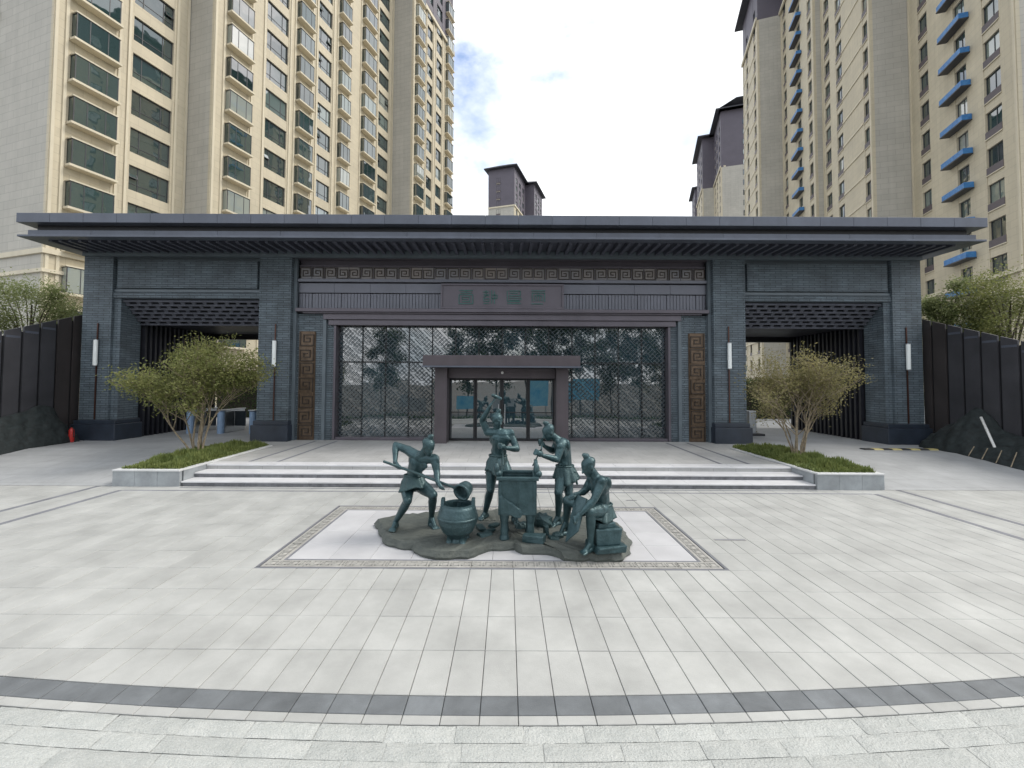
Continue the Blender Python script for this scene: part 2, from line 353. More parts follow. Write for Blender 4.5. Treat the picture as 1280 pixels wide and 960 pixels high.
# ================================================================== SETTING: ground, paving, steps
TZ = 0.36                                   # terrace level above the plaza
g = MB(); g.box(-1500, 1500, -1500, 1500, -1.9, -1.6)
struct(g.build('ground', 'ground'))
g = MB(); g.box(-80, 80, -13.0, -3.2, -1.6, -1.45); struct(g.build('road', 'asphalt'))
g = MB(); g.box(-80, 80, -13.3, -13.0, -1.6, -1.30); struct(g.build('kerb', 'planter_stone'))
g = MB(); g.box(-17.5, 17.5, 2.2, 11.4, -1.6, -0.030)           # the bed that shows dark in the joints
plaza = struct(g.build('plaza', 'joint'))
g = MB(); 
for i in range(6): g.box(-17.5, 17.5, 2.2-0.35*(i+1), 2.2-0.35*i+0.01, -1.6, -0.05-0.24*i-0.2)
struct(g.build('street_steps', 'planter_stone'))

SAG = 1/76.0
def sag(x): return x*x*SAG if abs(x) < 8.5 else 8.5*8.5*SAG
G = 0.0028                                   # half a joint
# --- plaza slabs, 0.3 x 0.6 m, laid in straight columns
slabs = []
Y0 = 3.65
for k in range(12):
    ya, yb = Y0+0.6*k, min(Y0+0.6*(k+1), 10.60)
    for c in range(-54, 54):
        xa, xb = 0.3*c, 0.3*(c+1)
        if 4 <= k <= 8 and xa > -3.31 and xb < 3.31: continue
        slabs.append((xa, xb, ya, yb, k))
def area(xa, xb, ya, yb):
    q = [project((x, y, 0)) for x, y in ((xa,ya),(xb,ya),(xb,yb),(xa,yb))]
    if any(p is None for p in q): return 0
    cx = sum(p[0] for p in q)/4; cy = sum(p[1] for p in q)/4
    if not (-20 < cx < 1300 and cy < 975): return 0
    return abs(sum(q[i][0]*q[(i+1)%4][1]-q[(i+1)%4][0]*q[i][1] for i in range(4)))/2
slabs.sort(key=lambda s: -area(*s[:4]))
shared = MB().tile(0, 0.3-2*G, 0, 0.6-2*G, -0.029, 0, 0.004).mesh('paving_slab', 'paving')
rest = MB()
for i, (xa, xb, ya, yb, k) in enumerate(slabs):
    dz = rnd.uniform(-0.0015, 0.0015)
    if k == 0:
        sa, sb_ = sag(xa+G)*.9, sag(xb-G)*.9
        if yb-ya-max(sa, sb_) < 0.05: continue
        m = MB().arc(xa+G, xb-G, ya+G+sa, ya+G+sb_, yb-G, yb-G, -0.029, 0)
        if i < 270: m.build('paving_slab', 'paving', plaza, (0, 0, dz)); continue
        rest.arc(xa+G, xb-G, ya+G+sa, ya+G+sb_, yb-G, yb-G, -0.029, dz); continue
    if i < 270 and yb-ya > 0.59: place('paving_slab', shared, plaza, (xa+G, ya+G, dz))
    else: rest.tile(xa+G, xb-G, ya+G, yb-G, -0.029, dz, 0.004)
tag(rest.build('paving_field', 'paving', plaza), kind='stuff')
# --- dark cross band, the short course in front of it and the rough granite edge
for c in range(-18, 18):
    xa, xb = 0.3*c+G, 0.3*(c+1)-G; sa, sb_ = sag(xa)*.9, sag(xb)*.9
    MB().arc(xa, xb, 3.44+sa+G, 3.44+sb_+G, 3.645+sa-G, 3.645+sb_-G, -0.029, 0.0).build('band_slab', 'dark_granite', plaza, (0, 0, rnd.uniform(-.001,.001)))
    MB().arc(xa, xb, 3.345+sa+G, 3.345+sb_+G, 3.44+sa-G, 3.44+sb_-G, -0.029, 0.0).build('edge_slab', 'paving', plaza, (0, 0, rnd.uniform(-.001,.001)))
for c in range(-15, 15):
    x0 = c*.36; s = sag(x0+.18)*.9; MB().box(x0, x0+.359, 2.45+s, 3.338+s-.02, -.029, -.006).build('bedding', 'rough_granite', plaza)
for r_, (ya, yb, wd, off) in enumerate(((3.185, 3.342, 0.50, 0.0), (3.03, 3.183, 0.56, 0.2), (2.84, 3.028, 0.62, 0.35), (2.50, 2.838, 0.7, 0.1))):
    x = -5.2+off
    while x < 5.2:
        ww = wd*rnd.uniform(0.8, 1.2); m = MB(); nx, ny = 9, 4; dd = yb-ya-0.005
        vs = []
        for j in range(ny+1):
            for i in range(nx+1):
                e = (i in (0,nx)) or (j in (0,ny)); xx = x+.002+(ww-0.005)*i/nx
                vs.append((xx+(rnd.uniform(-.002,.002) if e else 0), ya+sag(xx)*.9+dd*j/ny+(rnd.uniform(-.0015,.0015) if e else 0), (-0.004 if e else 0.003)+rnd.uniform(-.002,.002)))
        fs = [(j*(nx+1)+i, j*(nx+1)+i+1, (j+1)*(nx+1)+i+1, (j+1)*(nx+1)+i) for j in range(ny) for i in range(nx)]
        m.add(vs, fs); sa, sb_ = sag(x)*.9, sag(x+ww)*.9; m.arc(x+.005, x+ww-.005, ya+sa+.004, ya+sb_+.004, ya+sa+dd-.004, ya+sb_+dd-.004, -.028, -.014)
        m.build('rough_slab', 'rough_granite', plaza, (0, 0, rnd.uniform(-.001,.003)))
        x += ww
# --- the framed square under the sculpture
IX, IY0, IY1 = 3.3, 6.05, 9.05
def strip(name, m, x0, x1, y0, y1, top=0.0, par=None):
    return MB().tile(x0, x1, y0, y1, -0.029, top, 0.003).build(name, m, par or plaza)
for (x0,x1,y0,y1) in ((-IX,IX,IY0,IY0+.04),(-IX,IX,IY1-.04,IY1),(-IX,-IX+.04,IY0+.053,IY1-.053),(IX-.04,IX,IY0+.053,IY1-.053)): strip('border_line', 'line_granite', x0,x1,y0,y1,0.001)
a, b = 0.055, 0.27
for i in range(11):
    w_ = (2*IX-2*a)/11; x0 = -IX+a+i*w_
    for (y0, y1) in ((IY0+a, IY0+b), (IY1-b, IY1-a)): strip('border_slab', 'inset_border', x0+.003, x0+w_-.003, y0, y1)
for i in range(4):
    h_ = (IY1-IY0-2*b)/4; y0 = IY0+b+i*h_
    for (x0, x1) in ((-IX+a, -IX+b), (IX-b, IX-a)): strip('border_slab', 'inset_border', x0, x1, y0+.003, y0+h_-.003)
fret = MB()                                    # shallow carved fret along the border
def fret_run(x0, y0, dx, dy, n, st):
    for i in range(n):
        cx, cy = x0+dx*st*i, y0+dy*st*i; q = 0.055
        for (ax, ay, bx, by) in ((-q,-q,q,-q),(q,-q,q,q),(q,q,-q*.4,q),(-q*.4,q,-q*.4,-q*.1),(-q,-q,-q,q)):
            xx = sorted((cx+ax, cx+bx)); yy = sorted((cy+ay, cy+by))
            fret.box(xx[0]-.008, xx[1]+.008, yy[0]-.008, yy[1]+.008, -0.01, 0.0045)
fret_run(-IX+.17, IY0+.162, 1, 0, 42, 0.153); fret_run(-IX+.17, IY1-.162, 1, 0, 42, 0.153)
fret_run(-IX+.162, IY0+.34, 0, 1, 16, 0.153); fret_run(IX-.162, IY0+.34, 0, 1, 16, 0.153)
tag(fret.build('border_fret', 'fret_line', plaza), kind='stuff')
c_ = b+.038
for (x0,x1,y0,y1) in ((-IX+b+.003,IX-b-.003,IY0+b+.003,IY0+c_),(-IX+b+.003,IX-b-.003,IY1-c_,IY1-b-.003),(-IX+b+.003,-IX+c_,IY0+c_+.003,IY1-c_-.003),(IX-c_,IX-b-.003,IY0+c_+.003,IY1-c_-.003)): strip('border_line', 'line_granite', x0,x1,y0,y1,0.001)
nx_, ny_ = 10, 4
for i in range(nx_):
    for j in range(ny_):
        wx = (2*IX-2*c_-.006)/nx_; wy = (IY1-IY0-2*c_-.006)/ny_; x0 = -IX+c_+.003+i*wx; y0 = IY0+c_+.003+j*wy
        strip('inset_slab', 'inset_paving', x0+.002, x0+wx-.002, y0+.002, y0+wy-.002, rnd.uniform(-.001,.001))
# --- dark guide lines on the plaza
for sx in (-1, 1):
    for (xc, y1) in ((8.87, 10.23), (9.75, 10.58)):
        for k in range(12):
            ya = 3.6+k*0.6; yb = min(ya+0.596, y1)
            if yb-ya > 0.05: strip('line_slab', 'line_granite', sx*xc-.06, sx*xc+.06, ya, yb, 0.004)
for k in range(18):
    strip('line_slab', 'line_granite', -8.81+k*0.979, -8.81+(k+1)*0.979-.004, 10.17, 10.23, 0.004)
strip('line_slab', 'line_granite', -7.7, 7.7, 10.44, 10.50, 0.004)
# --- terrace and steps
PXI, PXO = 7.78, 9.42
g = MB(); g.box(-PXI, PXI, 11.52, 16.3, -0.5, TZ)
terrace = struct(g.build('terrace', 'terrace'))
for (y, m) in ((11.58, 'line_granite'), (11.80, 'line_granite')):
    MB().box(-PXI+.9, PXI-.9, y, y+.07, TZ-.01, TZ+.004).build('line_slab', m, terrace)
for sx in (-1, 1):
    for xx in (6.1, 6.88):
        MB().box(sx*xx-.045, sx*xx+.045, 11.9 if xx < 6.5 else 11.655, 16.0, TZ-.01, TZ+.0045).build('line_slab', 'line_granite', terrace)
steps = struct(bpy.data.objects.new('steps', None)); COL.objects.link(steps)
yy = (10.60, 11.05, 11.50)
for i in range(3):
    z1 = TZ*(i+1)/3; yb = (yy[i]+0.47) if i < 2 else 11.90
    n = 10
    for k in range(n):
        x0 = -PXI+0.01+k*(2*PXI-.02)/n; x1 = x0+(2*PXI-.02)/n-.004
        MB().box(x0, x1, yy[i]+.03, yy[i]+.12, z1-TZ/3-.02 if i else -.02, z1-.034).build('riser', 'riser', steps)
        MB().tile(x0, x1, yy[i], yb, z1-.034, z1+(0.006 if i == 2 else 0), .006).build('tread', 'tread', steps)
# --- side drives that rise to the level of the gate, and the court behind it
for sx in (-1, 1):
    m = MB(); x0, x1 = sorted((sx*PXO, sx*17.5))
    m.add([(x0,10.60,0.002),(x1,10.60,0.002),(x1,14.0,TZ-.004),(x0,14.0,TZ-.004),(x0,16.6,TZ-.004),(x1,16.6,TZ-.004)],[(0,1,2,3),(3,2,5,4)])
    struct(m.build('driveway', 'apron'))
    x0, x1 = sorted((sx*PXI, sx*PXO)); m = MB(); m.box(x0, x1, 14.75, 16.6, 0, TZ-.006); struct(m.build('walkway', 'terrace'))
g = MB(); g.box(-90, 90, 16.6, 260, -0.5, TZ-.01); struct(g.build('courtyard', 'apron'))
for k in range(9):                                            # speed hump on the right-hand drive
    if k == 0: hump = thing('speed_hump', 'black and yellow striped rubber speed hump on right drive', 'speed hump', (0,0,0))
    x = 12.3+k*0.31; prof = [(14.55,TZ-.003),(14.62,TZ+.035),(14.78,TZ+.035),(14.85,TZ-.003)]
    MB().prism_x(prof, x, x+.305).build('hump_segment', 'yellow_paint' if k % 2 else 'rubber', hump)

# ================================================================== PLANTERS
def leaves_quad(mb, p, d, l, wd, up):
    d = d.normalized(); sd = d.cross(up)
    sd = sd.normalized() if sd.length > 1e-4 else Vector((1,0,0))
    p = Vector(p); a = p; b = p+d*l*0.5+sd*wd*0.5; c = p+d*l; e = p+d*l*0.5-sd*wd*0.5
    mb.add([a,b,c,e],[(0,1,2,3)])
def planter(sx, side):
    t = thing('planter', f'grey granite planter box {side} of the entrance steps', 'planter', (0,0,0), group='planters beside the steps')
    xi, xo = sx*PXI, sx*PXO; top = 0.40
    x0, x1 = sorted((xi, xo)); n = 3
    for k in range(n):
        a = x0+k*(x1-x0)/n; b = x0+(k+1)*(x1-x0)/n
        MB().box(a+.003, b-.003, 10.57, 10.65, -.01, top-.035).build('front_panel', 'planter_stone', t)
        MB().tile(a+.002, b-.002, 10.55, 10.70, top-.034, top+.004, .006).build('coping_stone', 'coping', t)
    for (xx, s2) in ((xi, sx), (xo, -sx)):
        for k in range(4):
            ya = 10.70+k*1.0
            a, b = sorted((xx, xx+s2*.09))
            MB().box(a, b, ya+.003, ya+.997, -.01, top-.035).build('side_panel', 'planter_stone', t)
            a, b = sorted((xx-s2*.012, xx+s2*.12)); MB().tile(a, b, ya+.002, ya+.998, top-.034, top+.004, .006).build('coping_stone', 'coping', t)
    MB().box(x0+.09, x1-.09, 10.65, 14.72, 0, top-.03).build('soil', 'soil', t)
    # ground cover: a low mound of fine blades
    rr = random.Random(31+int(sx)); m = MB()
    for i in range(15000):
        x = rr.uniform(x0+.09, x1-.09); y = rr.uniform(10.70, 14.68)
        ex = min((x-x0-.1), (x1-.1-x), 0.3)/0.3; ey = min(y-10.7, 14.7-y, .3)/.3
        h = (0.06+0.15*(max(0,min(ex,ey))**.5))*(0.85+0.22*math.sin(9.1*x+1.7*y)+0.2*math.sin(7.3*y-2.1*x))*rr.uniform(.6,1.35)
        p = Vector((x, y, top-.03)); a = rr.uniform(0, 6.28); tl = rr.uniform(0.05, 1.0)
        tip = p+Vector((math.cos(a)*tl*.1, math.sin(a)*tl*.1, h)); s_ = Vector((math.sin(a), -math.cos(a), 0))*rr.uniform(.010,.020)
        mid = p+(tip-p)*.6
        m.add([p-s_*.6, p+s_*.6, mid+s_, tip, mid-s_],[(0,1,2,3,4)])
    tag(m.build('ground_cover', 'turf', uv=False), f'low clipped green ground cover in the planter {side} of steps', 'ground cover', kind='stuff')
planter(-1, 'left'); planter(1, 'right')

# ================================================================== TREES
def branchy(seed, base, height, spread, stems, levels, leafs, lsize, leafm, barkm, name, label, cat='tree', group=None, trunk_r=0.035, up=0.55, crown_c=None, first=0.25, side_bias=(0,0), twig_leaf=5, lpos=0.35):
    rr = random.Random(seed); t = thing(name, label, cat, base, group=group)
    wood = MB(); tips = []
    def grow(p, d, ln, r, lev):
        n = 4; pts = [p]; q = p.copy(); dd = d.copy()
        for i in range(n):
            dd = (dd+Vector((rr.uniform(-1,1), rr.uniform(-1,1), rr.uniform(-.6,.9)))*0.16+Vector((0,0,.03))).normalized()
            q = q+dd*ln/n; pts.append(q.copy())
        wood.tube(pts, [r*(1-.5*i/n) for i in range(n+1)], 6 if r > .012 else 4)
        if lev >= levels-2: tips.append((pts, dd))
        if lev >= levels: return
        for c in range(rr.choice((2,3,3,4))):
            tt = rr.uniform(.35, 1.0); k = min(n-1, int(tt*n)); pp = pts[k]+(pts[k+1]-pts[k])*(tt*n-k)
            ax = Vector((rr.uniform(-1,1), rr.uniform(-1,1), rr.uniform(-.35,.8))).normalized()
            nd = (dd*.75+ax*.75); nd.z = nd.z*0.8+.10
            grow(pp, nd.normalized(), ln*rr.uniform(.5,.78), r*.55, lev+1)
    for s_ in range(stems):
        a = 6.283*s_/stems+rr.uniform(-.4,.4); tilt = rr.uniform(.02, .75)*(1-up)*2.0
        d = Vector((math.cos(a)*tilt*spread+side_bias[0], math.sin(a)*tilt*spread+side_bias[1], 1)).normalized()
        grow(Vector((math.cos(a)*.09*min(1, stems-1), math.sin(a)*.09*min(1, stems-1), -0.05)), d, height*rr.uniform(.42,.56), trunk_r*rr.uniform(.75,1.1), 0)
    tr = wood.build('trunk', barkm, t, smooth=True, uv=False)
    lf = MB(); per = max(1, leafs//max(1,len(tips)))
    for (pts, dd) in tips:
        for i in range(per):
            k = rr.randrange(len(pts)-1); p = pts[k]+(pts[k+1]-pts[k])*rr.random()
            v = Vector((rr.gauss(0,1), rr.gauss(0,1), rr.gauss(0,.8)))*lpos*0.35
            d = Vector((rr.uniform(-1,1), rr.uniform(-1,1), rr.uniform(-.5,1)))
            leaves_quad(lf, p+v, d, lsize*rr.uniform(.6,1.3), lsize*.5*rr.uniform(.7,1.2), Vector((rr.uniform(-1,1), rr.uniform(-1,1), 1)))
    lf.build('crown', leafm, t, uv=False)
    return t
def bush_tree(seed, base, h, rx, rz, n, lsize, leafm, name, label, cat='tree', group=None, trunk=True, ry=None):
    """bigger background tree: clumps of leaves through a lumpy volume on limbs"""
    rr = random.Random(seed); t = thing(name, label, cat, base, group=group); ry = ry or rx
    wood = MB(); cz = h-rz
    wood.tube([(0,0,-.1),(0.03,0,cz*.5),(0,.04,cz),(0.05,0,cz+rz*.5)], [.11,.085,.06,.02], 8)
    cl = []
    for i in range(34):
        v = Vector((rr.gauss(0,1), rr.gauss(0,1), rr.gauss(0,1))).normalized()*rr.uniform(.35,1.0)**.6
        c = Vector((v.x*rx, v.y*ry, cz+v.z*rz)); cl.append((c, rr.uniform(.22,.42)*min(rx,rz)))
        wood.tube([(0,0,max(.2,cz-rz*.6+rr.uniform(0,rz*.6))), (c.x*.5,c.y*.5,cz*.5+c.z*.5-.05), tuple(c)], [.035,.022,.008], 5)
    wood.build('trunk', 'bark_dark', t, smooth=True, uv=False)
    lf = MB()
    for i in range(n):
        c, r = cl[i % len(cl)]
        v = Vector((rr.gauss(0,.55), rr.gauss(0,.55), rr.gauss(0,.5)))*r
        d = Vector((rr.uniform(-1,1), rr.uniform(-1,1), rr.uniform(-.8,.6)))
        leaves_quad(lf, c+v, d, lsize*rr.uniform(.6,1.3), lsize*.5, Vector((rr.uniform(-1,1), rr.uniform(-1,1), 1)))
    lf.build('crown', leafm, t, uv=False)
    return t
branchy(11, (-9.1, 13.0, 0.36), 3.55, 0.70, 8, 4, 21000, 0.085, 'leaf_olive', 'bark', 'ornamental_tree', 'wide multi-stemmed tree with olive leaves in the left planter', side_bias=(-.08,0), up=.5, trunk_r=.034)
branchy(23, (8.75, 12.7, 0.36), 3.3, 0.56, 10, 4, 15000, 0.072, 'leaf_tan', 'bark', 'ornamental_tree', 'rounder multi-stemmed tree with sparse yellowish leaves in the right planter', side_bias=(.02,0), up=.55, trunk_r=.03)
for i, (x, y, h, rx, rz, lm, lab) in enumerate((
        (-19.0, 17.2, 6.7, 1.7, 2.9, 'leaf_green', 'light green tree rising behind the left fence at picture edge'),
        (-17.2, 18.8, 5.9, 0.9, 1.6, 'leaf_tan', 'thin reddish sapling behind left fence next to the brick pillar'),
        (17.7, 17.0, 6.2, 1.2, 2.6, 'leaf_green', 'airy green tree behind the right fence near the pillar'),
        (19.0, 16.0, 6.9, 1.7, 3.0, 'leaf_olive', 'tall bushy tree behind the right fence at picture edge'))):
    bush_tree(60+i, (x, y, TZ-.02), h, rx, rz, 26000, 0.095, lm, 'garden_tree', lab, group='trees behind the fences')
def hedge(name, label, x0, x1, y0, y1, z0, z1, n, seed, leafm='leaf_hedge', ls=.09):
    rr = random.Random(seed); t = thing(name, label, 'hedge', ((x0+x1)/2, (y0+y1)/2, z0))
    hx, hy, hz = (x1-x0)/2, (y1-y0)/2, z1-z0
    MB().box(-hx+.1, hx-.1, -hy+.1, hy-.1, -.02, hz-.12).build('core', 'soil', t)
    lf = MB()
    for i in range(n):
        f = rr.random(); lump = .07*math.sin(5*f*hx)
        if rr.random() < .62: p = Vector((rr.uniform(-hx,hx), -hy+rr.uniform(-.08,.16)+lump, rr.uniform(0,hz)))
        else: p = Vector((rr.uniform(-hx,hx), rr.uniform(-hy,hy), hz+rr.uniform(-.18,.10)+lump))
        leaves_quad(lf, p, Vector((rr.uniform(-1,1), rr.uniform(-1,.3), rr.uniform(-.4,1))), ls*rr.uniform(.7,1.3), ls*.6, Vector((rr.uniform(-1,1), rr.uniform(-1,1), 1)))
    lf.build('foliage', leafm, t, uv=False)
hedge('hedge', 'tall clipped green hedge seen through the left passage', -17.5, -10.2, 26.0, 27.4, TZ, 3.0, 9000, 3)
hedge('hedge', 'dark green hedge seen through the right passage', 13.2, 19.0, 27.0, 28.4, TZ, 2.75, 8000, 4)
# across the street, seen mirrored in the hall glass
hedge('hedge', 'long low street hedge mirrored in the hall glass', -16, 16, -1.6, -0.5, -1.6, -0.30, 14000, 5, ls=.16)
rs = random.Random(77)
for i, x in enumerate((-15.4, -4.6, -1.2, 2.4, 5.8, 9.4, 13.0, 16.8, 20.6)):
    bush_tree(200+i, (x, -19-rs.uniform(0,3), -1.6), rs.uniform(11.5,14), rs.uniform(1.9,2.5), rs.uniform(4.2,5.2), 5200, .40, 'leaf_dark', 'street_tree', ('first','second','third','fourth','fifth','sixth','seventh','eighth','ninth')[i]+' street tree from the left, mirrored in the hall glass', group='street trees opposite')
for i, (x0, x1, z0, z1, mm) in enumerate(((-5.6,-3.4,-.6,.9,'board_blue'), (2.6,5.0,-.2,3.2,'board_blue'), (-12,-9,-.8,.8,'board_white'), (-1.4,1.2,-.9,.7,'board_white'), (7.2,11.0,.4,2.9,'board_blue'))):
    t = thing('hoarding', ('low blue', 'tall blue', 'left grey', 'central grey', 'wide blue')[i]+' hoarding panel across the street, mirrored in the glass', 'hoarding', ((x0+x1)/2, -17.2, -1.6), group='hoardings opposite')
    w2 = (x1-x0)/2
    MB().box(-w2, w2, -.03, .03, z0+1.6, z1+1.6).build('panel', mm, t)
    for s_ in (-.8, .8): MB().box(w2*s_-.05, w2*s_+.05, -.13, -.03, 0, z1+1.5).build('post', 'steel', t)

# small iron covers let into the paving
for (x, y, r, lab) in ((1.05, 2.86, .022, 'small round iron drain cap in the rough front paving'),):
    tag(MB().lathe([(r,0),(r,.012),(r*.6,.014),(r*.55,.009),(0.001,.009)], (x, y, .004), 16).build('drain_cap', 'rubber', uv=False), lab, 'drain cap')
for (x, y, w2, lab) in ((2.05, 9.55, .22, 'thin dark slot drain on the right, near the steps'), (2.95, 9.55, .12, 'shortest dark slot drain near the right of the steps'), (3.9, 7.2, .26, 'longest dark slot drain right of the framed square')):
    t = thing('slot_drain', lab, 'drain', (x, y, 0.001), group='slot drains in the paving')
    MB().box(-w2, w2, -.03, .03, -.02, .003).build('frame', 'inset_border', t)
    for k in range(2): MB().box(-w2+.01, w2-.01, -.022+k*.026, -.004+k*.026, 0, .0045).build('slot', 'line_granite', t)
# ================================================================== GATEHOUSE
FY = 16.0                                    # front plane of the pillars
CYF = 16.35                                  # front plane of the central bay
gate = thing('gatehouse', 'wide dark grey brick gatehouse with a deep overhanging flat roof', 'gatehouse', (0, 0, 0))
SOF = 7.32
def g_(name, m, mats, par=gate, **k): return m.build(name, mats, par, **k)
BACK = 21.5
for sx in (-1, 1):
    X = lambda a, b: sorted((sx*a, sx*b))
    # outer pillar, with a stepped inner edge, and the return wall of the passage
    m = MB(); a, b = X(15.7, 14.62); m.box(a, b, FY, 17.0, TZ-.02, SOF-.01)
    a, b = X(14.617, 14.36); m.box(a, b, FY+.10, 17.0, TZ-.02, 5.66)
    p = g_('pillar', m, 'brick')
    m = MB(); a, b = X(15.86, 14.21); m.box(a, b, FY-.15, 17.05, TZ-.02, 0.95); m.build('plinth', 'plinth', p, bevel=.02)
    m = MB(); a, b = X(15.80, 14.27); m.box(a, b, FY-.09, 17.03, 0.95, 1.10); m.build('plinth_cap', 'plinth', p, bevel=.015)
    # inner pillar
    m = MB(); a, b = X(9.10, 7.92); m.box(a, b, FY, 17.0, TZ-.02, SOF-.01); p = g_('pillar', m, 'brick')
    m = MB(); a, b = X(9.24, 7.86); m.box(a, b, FY-.15, 17.05, TZ-.02, 0.95); m.build('plinth', 'plinth', p, bevel=.02)
    m = MB(); a, b = X(9.18, 7.89); m.box(a, b, FY-.09, 17.03, 0.95, 1.10); m.build('plinth_cap', 'plinth', p, bevel=.015)
    # lintel over the passage: recessed frame, panel, lower band
    a, b = X(14.617, 9.103)
    g_('lintel', MB().box(a, b, FY+.16, 17.0, 5.66, SOF-.012), 'smooth_stone')
    a2, b2 = X(14.50, 9.22)
    g_('lintel_panel', MB().box(a2, b2, FY+.05, FY+.159, 6.05, 7.10), 'brick', bevel=.01)
    g_('lintel_band', MB().box(a, b, FY+.08, FY+.158, 5.90, 6.00), 'smooth_stone', bevel=.01)
    g_('lintel_band', MB().box(a, b, FY+.04, FY+.158, 5.66, 5.88), 'brick', bevel=.01)
    # sloping coffered screen under the lintel
    la, lb = X(14.33, 9.13); yA, zA, yB, zB = FY+.22, 5.62, 17.02, 4.84
    scr = MB(); ln = math.hypot(yB-yA, zB-zA); dy, dz = (yB-yA)/ln, (zB-zA)/ln; ny, nz = -dz, dy       # normal
    rows = 6
    for r in range(rows+1):
        t0 = ln*r/rows; scr.add([(x, yA+dy*t+ny*q, zA+dz*t+nz*q) for x in (la, lb) for t in (t0-.022, t0+.022) for q in (-.10, 0.0)],
            [(0,1,3,2),(4,6,7,5),(0,4,5,1),(2,3,7,6),(0,2,6,4),(1,5,7,3)])
    for r in range(rows):
        x = la+(0.21 if r % 2 else 0.0)
        while x < lb:
            t0, t1 = ln*r/rows+.022, ln*(r+1)/rows-.022
            scr.add([(xx, yA+dy*t+ny*q, zA+dz*t+nz*q) for xx in (x, min(lb, x+.13)) for t in (t0, t1) for q in (-.06, -.003)],
                [(0,1,3,2),(4,6,7,5),(0,4,5,1),(2,3,7,6),(0,2,6,4),(1,5,7,3)])
            x += .42
    tag(g_('coffer_screen', scr, 'grey_metal'), kind='stuff')
    g_('screen_backing', MB().prism_x([(yA-.0, zA+.05),(yB, zB+.14),(yB, 5.64),(yA, 5.64)], la, lb), 'black_metal')
    # passage behind: ceiling, slatted outer wall, inner wall
    a, b = X(15.6, 9.1); g_('passage_ceiling', MB().box(a, b, 17.06, BACK, 4.86, SOF-.02), 'dark_slat')
    a, b = X(14.50, 14.42); g_('passage_wall', MB().box(a, b, 17.06, BACK, TZ-.02, 4.858), 'black_metal')
    a, b = X(14.40, 9.12); g_('back_beam', MB().box(a, b, BACK-.3, BACK-.02, 4.62, 4.858), 'black_metal')
    for k in range(18):
        a, b = X(14.417, 14.27); g_('slat', MB().box(a, b, 17.12+k*.243, 17.22+k*.243, TZ-.01, 4.85), 'dark_slat')
    # pier beside the hall glass with bronze fret panel
    a, b = X(7.917, 6.80); pier = g_('pier', MB().box(a, b, CYF-.02, 17.0, TZ-.02, 5.14), 'brick')
    a, b = X(7.916, 7.80); g_('corner_strip', MB().box(a, b, CYF-.16, CYF-.022, TZ-.01, SOF-.02), 'smooth_stone')
    a, b = X(6.797, 6.42); MB().box(a, b, CYF+.07, 17.0, TZ-.02, 5.14).build('pilaster', 'brick', pier)
    a, b = X(6.82, 6.70); MB().box(a, b, CYF-.06, CYF+.068, TZ-.02, 5.12).build('pilaster', 'smooth_stone', pier)
    a, b = X(6.417, 6.33); g_('side_frame', MB().box(a, b, CYF-.03, 17.0, TZ-.02, 4.70), 'brown_metal', bevel=.008)
# --- fret tiles
def fret_tile(sz, plate, ridge, variant=0):
    """square plate with a raised squared spiral; faces -y"""
    m = MB(); h = sz/2; m.box(-h+.004, h-.004, 0, plate, -h+.004, h-.004)
    u = h*.86; w_ = sz*.055
    path = [(-u,-u),(-u,u),(u,u),(u,-u*.62),(-u*.5,-u*.62),(-u*.5,u*.45),(u*.45,u*.45),(u*.45,-u*.12),(-u*.05,-u*.12)]
    if variant == 1: path = [(-x, z) for x, z in path]
    if variant == 2: path = [(x, -z) for x, z in path]
    if variant == 3: path = [(-x, -z) for x, z in path]
    for (x0,z0),(x1,z1) in zip(path, path[1:]):
        xa, xb = sorted((x0,x1)); za, zb = sorted((z0,z1)); m.box(xa-w_/2, xb+w_/2, -ridge, .001, za-w_/2, zb+w_/2, 1)
    return m
bt = [fret_tile(0.575, .03, .028, v).mesh('fret_tile', ['bronze', 'fret_dark']) for v in range(4)]
for sx in (-1, 1):
    xc = sx*7.40
    pan = MB().box(xc-.31, xc+.31, CYF-.055, CYF-.022, TZ, 4.46).build('bronze_panel', 'bronze', gate)
    for k in range(7): place('fret_tile', bt[(k*3+(sx > 0)) % 4], pan, (xc, CYF-.086, TZ+.02+.2925+k*.585))
# --- central bay, top to bottom
XC = 7.795
g_('bay_core', MB().box(-XC, XC, CYF+.25, BACK, 4.72, SOF-.015), 'black_metal')
g_('top_recess', MB().box(-XC, XC, CYF+.10, CYF+.248, 7.00, SOF-.02), 'brown_metal')
g_('frieze_rail', MB().box(-XC, XC, CYF-.02, CYF+.248, 6.975, 7.03), 'brown_metal', bevel=.008)
fz = g_('frieze', MB().box(-XC, XC, CYF+.05, CYF+.248, 6.49, 6.975), 'brown_metal')
nt_ = 33; tw = 2*XC/nt_
ft = [fret_tile(0.455, .02, .03, v).mesh('frieze_tile', ['frieze_bronze', 'fret_dark']) for v in range(4)]
for k in range(nt_):
    o = place('frieze_tile', ft[(0,1,0,2,3,1)[k % 6]], fz, (-XC+tw*(k+.5), CYF+.03, 6.732)); o.scale = (tw/.475, 1, 1)
g_('ledge', MB().box(-XC, XC, CYF-.10, CYF+.248, 6.37, 6.487), 'grey_metal', bevel=.01)
